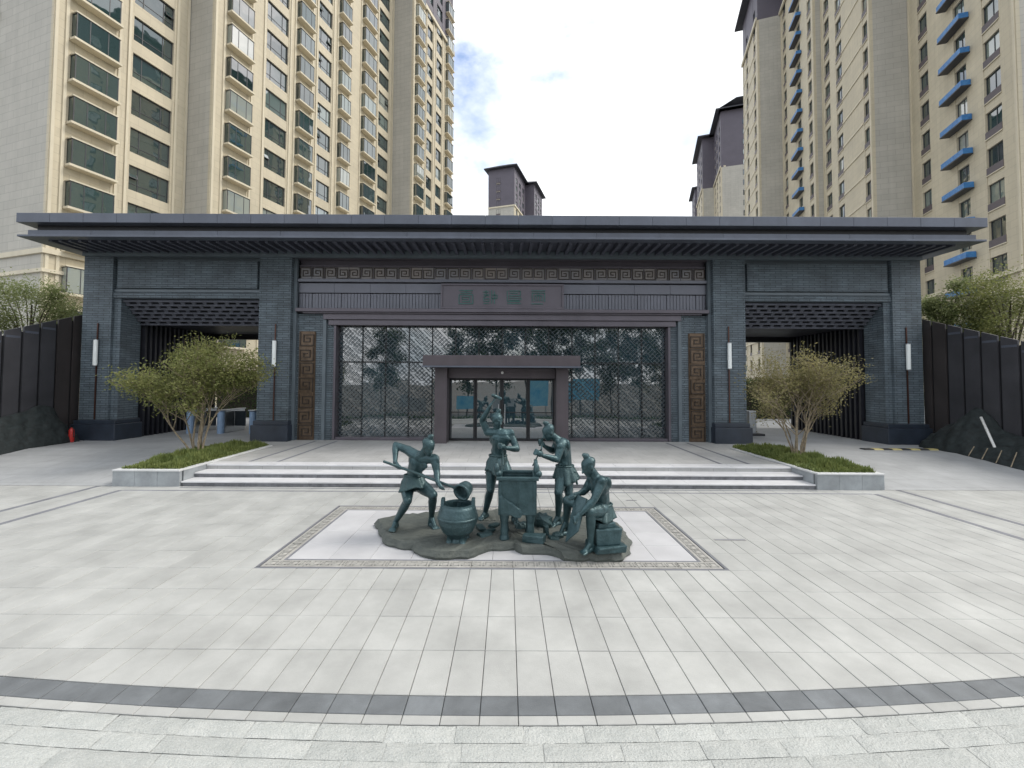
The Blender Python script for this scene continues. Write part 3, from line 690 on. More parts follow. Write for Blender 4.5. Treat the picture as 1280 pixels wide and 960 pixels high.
for sx in (-1, 1):
    x0, x1 = sorted((sx*XC, sx*2.33))
    for k in range(4):
        a = x0+(x1-x0)*k/4; b = x0+(x1-x0)*(k+1)/4
        g_('band_panel', MB().box(a+.003, b-.003, CYF-.01, CYF+.248, 5.965, 6.33), 'grey_metal', bevel=.006)
    rb = g_('rib_backing', MB().box(x0, x1, CYF+.10, CYF+.248, 5.34, 5.94), 'grey_metal')
    m = MB(); rr = random.Random(5); n = 44; st = (x1-x0)/n
    for k in range(n): m.box(x0+st*k+.009, x0+st*(k+1)-.009, CYF+.02+(.03 if k % 9 == 4 else 0), CYF+.099, 5.345, 5.935)
    tag(m.build('rib', 'grey_metal', rb), kind='stuff')
g_('cornice', MB().box(-XC, XC, CYF-.28, CYF+.248, 5.20, 5.335), 'brown_metal', bevel=.012)
g_('cornice_step', MB().box(-XC+.25, XC-.25, CYF-.20, CYF+.248, 5.145, 5.198), 'brown_metal', bevel=.01)
g_('beam', MB().box(-6.80, 6.80, CYF-.12, CYF+.30, 4.93, 5.142), 'brown_metal', bevel=.012)
g_('beam', MB().box(-6.62, 6.62, CYF-.05, CYF+.30, 4.72, 4.926), 'brown_metal', bevel=.012)
# --- hall glass wall: panes, mullions, diagonal lattice
GW = 6.325; gz0, gz1 = TZ+.10, 4.715
g_('glass_backing', MB().box(-GW, GW, 16.75, 16.80, TZ, 4.715), 'black_metal')
g_('sill', MB().box(-GW, GW, CYF+.02, CYF+.40, TZ-.01, gz0-.003), 'brown_metal', bevel=.008)
ncol = 14; cw = 2*GW/ncol
for i in range(ncol):
    for (za, zb) in ((gz0, 3.30), (3.36, gz1)):
        x = -GW+cw*(i+.5)
        if abs(x) < 2.0 and za < 1: continue
        g_('glass_pane', MB().box(-cw/2+.022, cw/2-.022, 0, .012, 0, zb-za), 'hall_glass', loc=(x, CYF+.34, za), rot=(rnd.uniform(-.004,.004), 0, rnd.uniform(-.006,.006)))
for i in range(1, ncol):
    x = -GW+cw*i
    z0 = gz0 if abs(x) > 2.1 else 3.36
    g_('mullion', MB().box(x-.02, x+.02, CYF+.30, CYF+.39, z0, gz1), 'black_metal')
for s in (-1, 1):
    a, b = sorted((s*GW, s*2.0)); g_('transom', MB().box(a, b, CYF+.29, CYF+.40, 3.303, 3.357), 'black_metal')
lat = MB(); stp = 0.172; w_ = .0205
def clipped(x0, x1, z0, z1):
    H = z1-z0; W = x1-x0; n = int((W+H)/stp)+1
    for k in range(n):
        for sgn in (1, -1):
            # diagonal x = c + sgn*(z-z0), drawn as broken dashes so the weave reads as basket work
            c = (x0-H+k*stp) if sgn > 0 else (x0+k*stp)
            za = max(z0, z0+((x0-c) if sgn > 0 else (c-x1))); zb = min(z1, z0+((x1-c) if sgn > 0 else (c-x0)))
            if zb-za < .03: continue
            z = za; ph = (k % 4)
            seg = stp*1.5; gap = stp*.5
            z = za-((za-z0+ph*stp*.5) % (seg+gap))
            while z < zb:
                s0, s1 = max(za, z), min(zb, z+seg)
                if s1-s0 > .02: lat.bar((c+sgn*(s0-z0), CYF+.22+(0 if sgn > 0 else .012), s0), (c+sgn*(s1-z0), CYF+.22+(0 if sgn > 0 else .012), s1), w_, w_*.9, up=(0,1,0))
                z += seg+gap
clipped(-GW, -2.0, gz0, gz1-.01); clipped(2.0, GW, gz0, gz1-.01); clipped(-1.99, 1.99, 3.45, gz1-.01)
tag(g_('lattice', lat, 'lattice_metal'), kind='stuff')
# --- entrance portal
portal = g_('portal', MB().box(-1.978, 1.978, 15.9, 16.72, 2.72, 3.098), 'portal_metal', bevel=.01)
for s in (-1, 1):
    a, b = sorted((s*1.98, s*2.42)); MB().box(a, b, 15.55, 16.72, TZ-.01, 3.10).build('jamb', 'portal_metal', portal, bevel=.012)
MB().box(-2.76, 2.76, 15.02, 16.55, 3.12, 3.52).build('canopy', 'portal_metal', portal, bevel=.012)
MB().box(-2.79, 2.79, 14.99, 15.04, 3.09, 3.15).build('canopy_edge', 'slate_metal', portal)
MB().ell((0.02, 15.87, 2.93), (.05,.03,.05)).build('door_sensor', 'white_paint', portal, smooth=True, uv=False)
for k in range(6): 
    x = -2.2+k*.88; MB().box(x-.03, x+.03, 15.5, 15.56, 3.523, 3.60).ell((x, 15.5, 3.62), .045).build('canopy_light', 'steel', portal)
for k in range(4):
    x0 = -2.0+k*1.0; fr = MB(); y0, y1 = 16.28+.04*(k in (1,2)), 16.34+.04*(k in (1,2))
    for (a,b,c,d) in ((x0+.005,x0+.07,TZ+.02,2.715),(x0+.93,x0+.995,TZ+.02,2.715),(x0+.073,x0+.927,TZ+.02,TZ+.10),(x0+.073,x0+.927,2.64,2.715),(x0+.073,x0+.927,1.42,1.45)): fr.box(a,b,y0,y1,c,d)
    dr = fr.build('door', 'black_metal', portal)
    MB().box(x0+.068, x0+.932, y0+.025, y0+.035, TZ+.09, 2.65).build('pane', 'hall_glass', dr)
    if k in (1, 2):
        hx = x0+(.88 if k == 1 else .12); MB().tube([(hx, y0-.05, 1.0),(hx, y0-.05, 1.75)], .016, 8).box(hx-.01,hx+.01,y0-.05,y0,1.08,1.1).box(hx-.01,hx+.01,y0-.05,y0,1.65,1.67).build('handle', 'steel', dr)
MB().box(-2.0, 2.0, 16.5, 16.53, TZ, 2.7).build('vestibule_back', 'black_metal', portal)
# --- hall body behind, and the roof
g_('hall_body', MB().box(-9.09, 9.09, 17.02, BACK, TZ-.02, SOF-.03), 'black_metal')
roof = g_('roof', MB().box(-15.75, 15.75, 14.50, BACK+1.2, SOF+.16, 8.02), 'roof_dark')
ex = 16.15
MB().box(-ex+.35, ex-.35, 14.44, BACK+1.3, 7.60, 7.83).build('fascia_recess', 'black_metal', roof)
npan = 29; pw = 2*ex/npan
for k in range(npan):
    MB().box(-ex+pw*k+.003, -ex+pw*(k+1)-.003, 14.10, 14.60, 7.815, 8.13).build('fascia_panel', 'slate_metal', roof, bevel=.008)
for k in range(15):
    q = 2*(ex-.18)/15; MB().box(-ex+.18+q*k+.002, -ex+.18+q*(k+1)-.002, 14.30, 14.52, 7.425, 7.62).build('fascia_band', 'slate_metal', roof, bevel=.008)
MB().box(-ex-.02, ex+.02, 14.16, 14.52, 7.355, 7.423).build('drip_edge', 'slate_metal', roof, bevel=.008)
for sx in (-1, 1):
    a, b = sorted((sx*ex, sx*(ex-.5))); MB().box(a, b, 14.603, BACK+1.4, 7.815, 8.13).build('fascia_side', 'slate_metal', roof)
    a, b = sorted((sx*(ex-.30), sx*(ex-.5))); MB().box(a, b, 14.523, BACK+1.3, 7.425, 7.62).build('fascia_side', 'slate_metal', roof)
    a, b = sorted((sx*(ex+.02), sx*(ex-.65))); MB().box(a, b, 14.523, BACK+1.4, 7.355, 7.423).build('drip_edge', 'slate_metal', roof)
MB().box(-15.6, 15.6, 14.525, 17.4, 7.45, 7.475).build('soffit', 'rafter', roof)
rf = MB().box(-.055, .055, 0, 1.55, 0, .15).mesh('rafter', 'rafter')
nr = 92
for k in range(nr+1): place('rafter', rf, roof, (-15.45+30.9*k/nr, 14.53, 7.30))
MB().box(-15.6, 15.6, 15.80, 15.99, 7.20, 7.44).build('wall_plate', 'smooth_stone', roof)
MB().box(-XC-.1, XC+.1, 15.99, CYF+.25, 7.24, 7.33).build('wall_plate', 'brown_metal', roof)

# --- name board over the door
sg = thing('name_board', 'brown name board with four green seal script characters above the door', 'sign', (0, CYF, 5.33))
MB().box(-2.32, 2.32, -.22, .10, .02, .95).build('board', 'brown_metal', sg, bevel=.012)
for (a,b,c,d) in ((-2.32,2.32,.89,.96),(-2.32,2.32,.01,.08),(-2.32,-2.25,.083,.887),(2.25,2.32,.083,.887)): MB().box(a,b,-.27,-.222,c,d).build('frame', 'brown_metal', sg, bevel=.006)
GL = [
 [(0,.04,1,.04),(.1,.2,.92,.2),(0,.34,1,.34),(0,.34,0,1),(1,.34,1,1),(0,1,1,1),(.22,.5,.78,.5),(.22,.5,.22,.68),(.78,.5,.78,.84),(.22,.68,.6,.68),(.22,.84,.78,.84),(.5,.04,.5,.2)],
 [(0,.14,.42,.14),(.21,0,.21,.3),(.02,.3,.42,.42),(.42,.3,.02,.52),(.05,.62,.42,.62),(.05,.62,.05,.82),(.42,.62,.42,.82),(.05,.82,.42,.82),(.02,.98,.42,.98),(.62,0,.62,1),(.82,.1,.82,1),(.62,.36,1,.36),(.62,.6,1,.6),(1,.36,1,.6)],
 [(0,.05,0,.82),(.1,.06,.95,.06),(.95,.06,.95,.4),(.18,.22,.78,.22),(.1,.4,.95,.4),(.12,.56,1,.56),(.12,.72,.9,.72),(1,.56,1,.72),(0,.97,1,.97),(0,.82,.9,.82)],
 [(0,.04,1,.04),(.06,.2,.96,.2),(.06,.2,.06,.82),(.96,.2,.96,.84),(.24,.38,.78,.38),(.24,.38,.24,.8),(.42,.38,.42,.8),(.6,.38,.6,.8),(.78,.38,.78,.8),(0,.99,.84,.99),(.5,.2,.5,.38)]]
for k, gl in enumerate(GL):
    m = MB(); cx = -1.37+k*.91; hh = .52
    for (x0,y0,x1,y1) in gl: m.bar((cx+(x0-.5)*hh, -.236, .46+(.5-y0)*hh), (cx+(x1-.5)*hh, -.236, .46+(.5-y1)*hh), .030, .03, up=(0,1,0))
    m.build('character', 'sign_green', sg)
# --- wall lamps on the pillars
names = {-15.08:'on the far left outer pillar', -8.45:'on the left inner pillar by the hall', 8.45:'on the right inner pillar by the hall', 15.08:'on the far right outer pillar'}
for x, wh in names.items():
    t = thing('wall_lamp', 'slim white tube wall lamp '+wh, 'lamp', (x, FY, 1.10), group='wall lamps on the pillars')
    MB().box(-.018, .018, -.05, -.012, .02, 3.60).build('rod', 'copper_rod', t)
    tb = MB().tube([(0,-.09,2.02),(0,-.09,2.96)], .068, 14).build('lamp_tube', 'lamp_glass', t, smooth=False)
    for z in (2.0, 2.96): MB().tube([(0,-.09,z),(0,-.09,z+.03)], .074, 14).build('end_cap', 'steel', tb)
    for z in (.3, 1.6, 3.2): MB().box(-.01, .01, -.02, .001, z, z+.03).build('bracket', 'copper_rod', t)

# ================================================================== FENCES, NET, SMALL THINGS
def fence(sx, side):
    t = thing('fence', f'dark metal panel fence with open gaps {side} of the gatehouse', 'fence', (sx*15.95, 16.3, TZ))
    y = 16.25; k = 0
    def top(y): return 5.05-(16.25-y)*0.36-TZ
    while y > 9.5:
        wd = .46 if k else .30
        yb = y-wd; m = MB(); z0 = -.25
        a, b = sorted((sx*0, sx*.05)); Yl = lambda v: v-16.3
        vs = [(xx, Yl(yy), zz) for xx in (a, b) for (yy, zz) in ((y, z0), (yb, z0), (yb, top(yb)), (y, top(y)))]
        m.add(vs, [(0,1,2,3),(7,6,5,4),(0,4,5,1),(1,5,6,2),(2,6,7,3),(3,7,4,0)])
        m.build('panel', 'fence_brown' if k < 2 else 'fence', t)
        m = MB(); a, b = sorted((sx*.06, sx*.12)); m.box(a, b, Yl(yb-.09), Yl(yb+.01), z0, top(yb-.04)-.15); m.build('post', 'black_metal', t)
        m = MB(); a, b = sorted((sx*.001, sx*-.006)); 
        if k > 1: m.box(a, b, Yl(yb+.02), Yl(y-.02), top(yb)-.20, top(yb)-.13); m.build('film_strip', 'slate_metal', t)
        y = yb-.085; k += 1
    for z in (.6, 2.2): 
        a, b = sorted((sx*.125, sx*.17)); MB().box(a, b, -6.7, 0, z, z+.07).build('rail', 'black_metal', t)
fence(-1, 'left'); fence(1, 'right')
def net_mound(name, label, pts, seed, hfun, cat='netting'):
    """dark shade net thrown over a bank: a crumpled sheet between an inner and an outer line"""
    rr = random.Random(seed); m = MB(); ny = 12
    fine = []
    for q in range(len(pts)-1):
        for e in range(3):
            g = e/3; pa, pb, h = pts[q]; pc, pd_, h2 = pts[q+1]
            fine.append((Vector(pa).lerp(Vector(pc), g), Vector(pb).lerp(Vector(pd_), g), h+(h2-h)*g))
    pts = fine; nx = len(pts)
    vs = []
    for i, (pa, pb, h) in enumerate(pts):
        for j in range(ny):
            f = j/(ny-1); p = Vector(pa).lerp(Vector(pb), f)
            z = h*hfun(f)+(rr.uniform(-.07,.07)+.06*math.sin(i*1.9+j*.8)+.04*math.sin(i*.7-j*1.3))*(1 if 0 < j < ny-1 else .1)
            vs.append((p.x+rr.uniform(-.04,.04), p.y+rr.uniform(-.04,.04), p.z+z))
    fs = [(i*ny+j, (i+1)*ny+j, (i+1)*ny+j+1, i*ny+j+1) for i in range(nx-1) for j in range(ny-1)]
    m.add(vs, fs); o = m.build(name, 'net', smooth=True, uv=False)
    sd = o.modifiers.new('subdiv', 'SUBSURF'); sd.levels = sd.render_levels = 2
    so = o.modifiers.new('thick', 'SOLIDIFY'); so.thickness = .02
    return tag(o, label, cat)
zr = lambda y: max(0, min(TZ, (y-10.6)/3.4*TZ))
net_mound('shade_net', 'black shade net draped along the foot of the left fence',
    [((-15.30, 15.7-k*.45, zr(15.7-k*.45)-.02), (-15.93, 15.7-k*.45, zr(15.7-k*.45)), (.55, 1.25, 1.35, 1.15, 1.05, .95, .9, .95, 1.0, .9, .9, .9, .9, .9)[k]) for k in range(14)], 8, lambda f: f**.75)
net_mound('shade_net', 'black shade net heaped over a mound beside the right fence',
    [((14.75-.0*k+(.5 if k == 0 else 0), 15.75-k*.42, zr(15.75-k*.42)-.02), (15.93, 15.75-k*.42, zr(15.75-k*.42)), (.35, .8, .95, 1.5, 1.3, .8, .75, .7, .75, .6, .6, .6, .6, .6)[k]) for k in range(14)], 9, lambda f: f**.7)
pp = MB().tube([(15.25, 14.2, .75), (15.0, 13.55, 1.45)], .035, 8); 
tag(MB().tube([(15.2, 13.2, .45), (15.32, 13.75, 1.55)], .035, 8).build('plastic_pipe', 'white_paint', smooth=True, uv=False), 'white plastic pipe leaning on the black net at right', 'pipe')
for k in range(4):
    tag(MB().tube([(14.72-.0*k, 13.6-k*.38, zr(13.6-k*.38)+.02), (15.02, 13.7-k*.38, .62)], .014, 6).build('cane', 'bark', uv=False), 'thin straw cane before the right net, '+('nearest the pillar', 'second from the pillar', 'third from the pillar', 'farthest from the pillar')[k], 'cane', 'canes before the right net')
fe = thing('fire_extinguisher', 'red fire extinguisher standing beside the left outer pillar', 'extinguisher', (-15.35, 15.42, TZ-.004))
MB().lathe([(.0,0),(.075,0),(.08,.02),(.08,.40),(.06,.47),(.03,.49),(.025,.53),(.0,.53)], n=16, close=False).build('cylinder', 'red_paint', fe, smooth=True, uv=False)
MB().box(-.02,.02,-.09,.02,.53,.55).box(-.015,.015,-.09,.02,.575,.59).box(-.02,.02,-.01,.02,.55,.575).build('valve', 'black_metal', fe)
MB().tube([(.02,0,.54),(.09,-.02,.5),(.1,-.02,.3),(.095,-.02,.18)], .012, 6).build('hose', 'rubber', fe)
# turnstiles in the left passage
ts_names = ('nearest the slatted wall', 'in the middle of the lane', 'next to the inner pillar')
for k, x in enumerate((-13.2, -11.9, -10.55)):
    t = thing('turnstile', 'grey turnstile cabinet with blue film end '+ts_names[k], 'turnstile', (x, 18.2, TZ-.01), group='turnstiles in the left passage')
    MB().box(-.13,.13,.12,1.5,0,.95).build('cabinet', 'steel', t, bevel=.02)
    MB().lathe([(.135,0),(.135,.93)], (0,.05,0), 18).build('end_post', 'film_blue', t, smooth=False)
    MB().box(-.15,.15,-.08,1.55,.955,1.0).build('top_plate', 'steel', t, bevel=.015)
    if k < 2: MB().box(.14,.62,.75,.765,.25,.90).build('glass_flap', 'far_glass', t)
ct = thing('access_post', 'grey access control post on a dark base in right passage', 'access post', (10.4, 18.6, TZ-.01))
MB().box(-.35,.75,-.3,.3,0,.08).build('base', 'black_metal', ct); MB().box(-.22,.02,-.12,.12,.08,1.35).build('cabinet', 'steel', ct, bevel=.02)
MB().box(-.19,-.01,-.135,-.121,.85,1.25).build('screen', 'black_metal', ct); MB().box(.18,.5,-.12,.12,.08,1.05).build('gate_body', 'steel', ct, bevel=.02)
# ================================================================== TOWERS
FH = 3.05                                     # storey height
DA = R(18)                                    # the blocks' long axis, turned 18 degrees from the view axis
WMESH = {}
def win_meshes(kind, w, h, var=0):
    """shared meshes of a window: (frame, pane, sash or None). local x along wall, -y outward, z up from sill"""
    key = (kind, round(w,2), round(h,2), var)
    if key in WMESH: return WMESH[key]
    fr, pn = MB(), MB(); sash = None
    if kind == 'flush':
        t = .06; y0, y1 = .16, .24
        for (a,b,c,d) in ((0,w,0,t),(0,w,h-t,h),(0,t,t+.001,h-t-.001),(w-t,w,t+.001,h-t-.001)): fr.box(a,b,y0,y1,c,d)
        nm = max(1, round(w/.9)); 
        xs = [w*.24, w*.74] if w > 1.8 else [w*.55]
        for x in xs: fr.box(x-.025,x+.025,y0+.01,y1,t+.001,h-t-.001)
        if w > 1.8: fr.box(t,w-t,y0+.015,y1-.01,h*.28-.02,h*.28+.02)
        pn.box(.03,w-.03,.205,.215,.03,h-.03)
    elif kind == 'bay':
        d = .55; t = .05
        fr.box(-.14, w+.14, -d-.10, .24, -.16, 0, 1)            # projecting sill slab
        fr.box(-.06, w+.06, -d-.04, .24, h, h+.09, 1)
        for x in (0, w-t): fr.box(x, x+t, -d, -d+t, .001, h-.001)
        for x in (w*.3, w*.72): fr.box(x-.022, x+.022, -d, -d+t, t+.001, h-t-.001)
        fr.box(t+.001, w-t-.001, -d, -d+t, .001, t); fr.box(t+.001, w-t-.001, -d, -d+t, h-t, h-.001)
        for x in (0, w-t):
            fr.box(x, x+t, .1, .2, .001, h-.001); fr.box(x, x+t, -d+t+.001, .099, .001, t); fr.box(x, x+t, -d+t+.001, .099, h-t, h-.001)
        pn.box(.02, w-.02, -d+.02, -d+.03, .02, h-.02); pn.box(.02, .03, -d+.031, .23, .02, h-.02); pn.box(w-.03, w-.02, -d+.031, .23, .02, h-.02)
    if var and kind == 'flush':
        sash = MB(); sw = .62; sash.box(0, sw, 0, .05, 0, .06, 0).box(0, sw, 0, .05, .84, .9, 0).box(0, .06, 0, .05, .061, .839).box(sw-.06, sw, 0, .05, .061, .839).box(.05, sw-.05, .02, .03, .05, .85, 1)
        sash = sash.mesh('sash', ['win_frame', 'tower_glass'])
    r = (fr.mesh('window', ['win_frame', 'cream_trim']), pn.mesh('pane', 'tower_glass'), sash)
    WMESH[key] = r; return r
def tower(name, label, P, ang, segs, ztop, zdark, depth, base=TZ, eave=1.3, rs=1, wallm='cream', sidem='tan', zwin0=5.6, group=None, ends=None, glass=None):
    """segs: list of (x0, x1, y, columns). columns: (kind, xa, xb, sill, head). local x along the facade, -y outward"""
    t = thing(name, label, 'tower', (P[0], P[1], base), ang, group)
    rr = random.Random(rs); H = ztop-base; HD = zdark-base; z_off = zwin0-base
    nfl = int((H-z_off-1.0)/FH)
    wall, side, up, trim = MB(), MB(), MB(), MB()
    for (x0, x1, y, cols) in segs:
        RC = .26
        side.box(x0, x1, y+RC, depth, 0, HD); up.box(x0+.002, x1-.002, y+RC, depth-.002, HD, H)
        cols = sorted(cols, key=lambda c: c[1]); xs = [x0]
        for c in cols: xs += [c[1], c[2]]
        xs.append(x1)
        for i in range(0, len(xs), 2):
            if xs[i+1]-xs[i] > .01:
                wall.box(xs[i], xs[i+1], y, y+RC-.002, 0, HD); up.box(xs[i], xs[i+1], y, y+RC-.002, HD, H)
        for c in cols:
            kind, xa, xb, sl, hd = c[:5]
            zb = 0
            for k in range(nfl+1):
                zs = z_off+k*FH+sl if k < nfl else H
                tgt = wall if zs < HD+1 else up
                tgt.box(xa+.001, xb-.001, y+.03, y+RC-.002, zb, zs)
                zb = z_off+k*FH+hd
                if k == nfl: break
                w_, h_ = xb-xa, hd-sl
                var = 1 if (kind == 'flush' and w_ > 1.2 and rr.random() < .45) else 0
                fm, pm, sm = win_meshes('bay' if kind == 'bay' else 'flush', w_, h_, var)
                o = place('window', fm, t, (xa, y, z_off+k*FH+sl)); place('pane', pm, o)
                if sm: place('sash', sm, o, (w_*.02 if rr.random() < .6 else w_-.68, .02, h_-.98), (R(-rr.uniform(14,26)), 0, 0))
                if kind == 'flush' and sl > .05 and w_ > 1.8: trim.box(xa-.05, xb+.05, y-.07, y+.029, z_off+k*FH+sl-.14, z_off+k*FH+sl-.001)
                if kind == 'span':
                    place('spandrel', _span(w_), o)
                if kind == 'ledge':
                    place('ac_ledge', _ledge(c[5]), o, (-(c[5]-w_)*.62, 0, -1.02), (rr.uniform(-.01,.01), rr.uniform(-.02,.02), 0))
        # pilaster fillets beside the corners and each column
        for x in [x0+.15, x1-.15]+[c[1]-.28 for c in cols if c[0] in ('bay', 'flush')]+[c[2]+.28 for c in cols if c[0] in ('bay','flush')]:
            if x0+.1 <= x <= x1-.1: trim.box(x-.09, x+.09, y-.10, y-.001, 0, HD-.01)
        for z in ((9.9-base, 10.15-base), (11.2-base, 11.55-base)):
            trim.box(x0-.16, x1+.06, y-.22, y-.101, *z)
            trim.box(x0-.16, x0-.001, y-.10, depth, *z)
        trim.box(x0-.25, x1+.1, y-.35, y-.102, HD-.1, HD+.45); trim.box(x0-.25, x0-.001, y-.101, depth, HD-.1, HD+.45)
    wl = wall.build('wall', wallm, t); side.build('side_wall', sidem, t); up.build('upper_wall', 'purple_wall', t); trim.build('trim', 'cream_trim', t)
    rf = MB()
    for (x0, x1, y, cols) in segs:
        rf.add([(x0-eave, y-eave, H), (x1+eave, y-eave, H), (x1+eave, depth+eave, H), (x0-eave, depth+eave, H),
                (x0-eave, y-eave, H+.35), (x1+eave, y-eave, H+.35), (x1+eave, depth+eave, H+.35), (x0-eave, depth+eave, H+.35),
                (x0+2, y+3, H+2.4), (x1-2, y+3, H+2.4), (x1-2, depth-3, H+2.4), (x0+2, depth-3, H+2.4)],
               [(3,2,1,0),(0,1,5,4),(1,2,6,5),(2,3,7,6),(3,0,4,7),(4,5,9,8),(5,6,10,9),(6,7,11,10),(7,4,8,11),(8,9,10,11)])
    rf.build('roof', 'roof_dark', t)
    if ends:                                 # windows in the camera-facing end wall at x = x0
        for (xe, ya, yb, sl, hd) in ends:
            for k in range(nfl):
                fm, pm, _ = win_meshes('flush', yb-ya, hd-sl, 0)
                o = place('window', fm, t, (xe-.2, yb, z_off+k*FH+sl), (0,0,-math.pi/2)); place('pane', pm, o)
                o2 = place('spandrel', _span(yb-ya), o)
    return t
_SP = {}
def _span(w):
    if ('s', round(w,2)) not in _SP: _SP[('s', round(w,2))] = MB().box(0, w, -.03, .2, -.62, -.02).box(-.05, w+.05, -.06, .0, -.70, -.621, 1).mesh('spandrel', ['spandrel', 'cream_trim'])
    return _SP[('s', round(w,2))]
def _ledge(l):
    if ('l', round(l,2)) not in _SP: _SP[('l', round(l,2))] = MB().box(0, l, -.75, -.02, 0, .10, 1).tile(.02, l-.02, -.72, -.03, .101, .62, .04, 0).mesh('ac_ledge', ['blue_film', 'win_frame'])
    return _SP[('l', round(l,2))]
B, Fl = ('bay', .0, 1.85), ('flush', .0, 1.95)
def bay(a, b): return ('bay', a, b, 0.0, 1.85)
def flu(a, b): return ('flush', a, b, -.05, 1.95)
o2 = 9.19; o3 = 36.99
tower('apartment_tower', 'cream apartment tower with green tinted bay windows filling the left side', (-31.45, 29.0), R(90)-DA, [
    (0, 9.19, 0.0, [bay(1.0, 3.64), flu(4.83, 7.87)]),
    (9.19, o3, -2.96, [bay(o2+1.25,o2+3.54), flu(o2+5.45,o2+8.15), bay(o2+9.31,o2+11.3), flu(o2+12.5,o2+14.7), bay(o2+15.9,o2+17.6), bay(o2+20.4,o2+22.9), flu(o2+24.2,o2+26.7)]),
    (o3, o3+13.5, -6.29, [bay(o3+.63,o3+2.7), flu(o3+4.3,o3+6.1), flu(o3+7.4,o3+9.4), bay(o3+10.7,o3+12.9)])],
    73.0, 61.2, 16.0, rs=3, zwin0=14.75-3*FH, ends=[(0, 6.6, 8.0, 0, 1.6), (0, 11.0, 12.2, 0, 1.6)])
def spn(a, b): return ('span', a, b, 0.35, 1.95)
def led(a, b, l): return ('ledge', a, b, .35, 1.85, l)
tower('apartment_tower', 'tan apartment tower with blue wrapped ledges filling the right side', (43.5, 45.27), R(-90)-DA, [
    (0, 13.79, 0.0, [spn(1.69,3.13), led(6.9,8.4,3.0), spn(10.4,12.2)]),
    (-13.5, 0, -3.42, [spn(-1.75,-.6), spn(-8.9,-7.2), spn(-12.6,-10.9)]),
    (-28.3, -13.5, -4.35, [spn(-15.9,-14.5), led(-20.6,-19.0,3.2), spn(-27.3,-25.8)]),
    (-40.1, -28.3, -8.0, [spn(-31.5,-30.0), spn(-37.5,-36)])],
    76.0, 67.5, 18.0, rs=5, zwin0=5.0)
# storey mouldings on the blank faces of the right tower
rt = [o for o in bpy.data.objects if o.name.startswith('apartment_tower')][-1]
for (x0, x1, y) in ((-7.1, -1.9, -3.42), (-40.0, -38.0, -8.0), (-35.5, -31.8, -8.0)):
    for k in range(20): MB().box(x0, x1, y-.09, y-.001, 4.4+k*FH, 4.62+k*FH).build('storey_band', 'cream_trim', rt)
# farther blocks
def far(P, segs, ztop, zdark, label, rs):
    return tower('apartment_tower', label, P, R(90)-DA, segs, ztop, zdark, 14.0, rs=rs, eave=1.6, zwin0=5.6)
pc = at(643, 230, 160); n_ = Vector((math.cos(DA), -math.sin(DA), 0)); d_ = Vector((math.sin(DA), math.cos(DA), 0))
tower('apartment_tower', 'small distant tower with dark upper storeys above the roof centre', (pc.x, pc.y), R(90)-DA, [
    (0, 16.0, 0.0, [flu(2,4), flu(6.5,8.5), flu(11,13)]), (16.0, 30.0, -3.6, [flu(18,20), flu(22,24.5), flu(26.5,28.5)])],
    84.0, 69.0, 10.5, rs=9, eave=1.4, zwin0=5.6, ends=[(0, 5.6, 7.2, 0, 1.7)])
pm = at(906, 200, 126)
tower('apartment_tower', 'dark topped tower beside the right tower beyond the roof', (pm.x, pm.y), R(-90)-DA, [
    (0, .01, 0, []), (-14, 0, -1.0, [spn(-3.4,-1.8), spn(-8,-6.4), spn(-12,-10.4)]), (-30, -14, -4.5, [spn(-18,-16), spn(-24,-22), spn(-28,-26.4)])],
    84.0, 67.0, 12.0, rs=11, eave=1.5, zwin0=5.6)
mt_ = [o for o in bpy.data.objects if o.name.startswith('apartment_tower')][-1]
fmx, pmx, _ = win_meshes('flush', 1.6, 1.6, 0)
for k in range(25):                            # window column in its end wall that faces the gate
    for yy_ in (4.8, 6.9):
        o = place('window', fmx, mt_, (.03+.2, yy_, 5.6+k*FH), (0,0,math.pi/2)); place('pane', pmx, o)
pq = at(884, 230, 190)
tower('apartment_tower', 'farthest dark topped tower, partly hidden behind another at right', (pq.x, pq.y), R(-90)-DA, [
    (-16, 0, 0.0, [spn(-5,-3), spn(-11,-9)]), (-30, -16, -3.5, [spn(-20,-18), spn(-26,-24)])], 97.0, 80.0, 11.0, rs=13, eave=1.5, zwin0=5.6)
# ================================================================== BRONZE SCULPTURE
sc = thing('bronze_sculpture', 'green bronze sculpture group of four foundry workers on rocky base', 'sculpture', (0, 7.4, 0))
OFF = Vector((0, 7.4, 0)); BZ = 0.13
def A(px, py, Y): return at(px, py, Y)-OFF
# --- base: rocky slab with an uneven outline
out = [(470,655,None),(476,668),(481,680),(499,684),(514,686),(526,694),(545,697),(585,696),(606,688),(616,686),(642,685),(654,690),(690,691),(705,698),(776,698),(786,689),(788,678),(776,658)]
ol = []
for o in out:
    dy = o[1]-HOR; Y = F*2.6/dy; ol.append(Vector((at(o[0],o[1],Y).x, Y-7.4)))
ol += [Vector((1.9, .35)), Vector((1.62, .78)), Vector((1.1, 1.02)), Vector((.5, 1.12)), Vector((-.3, 1.05)), Vector((-1.0, .98)), Vector((-1.65, .78)), Vector((-2.1, .55))]
pts = []
rb = random.Random(4)
for i in range(len(ol)):                        # subdivide and roughen the outline
    a, b = ol[i], ol[(i+1) % len(ol)]
    n = max(2, int((b-a).length/.09))
    for k in range(n): pts.append(a.lerp(b, k/n)+Vector((rb.uniform(-.018,.018), rb.uniform(-.018,.018))))
cen = sum(pts, Vector((0,0)))/len(pts); m = MB(); n = len(pts); rings = [(1.0,0.0),(1.012,.035),(.992,.07),(.975,.115),(.94,BZ-.004),(.8,BZ),(.55,BZ+.01),(.3,BZ+.008)]
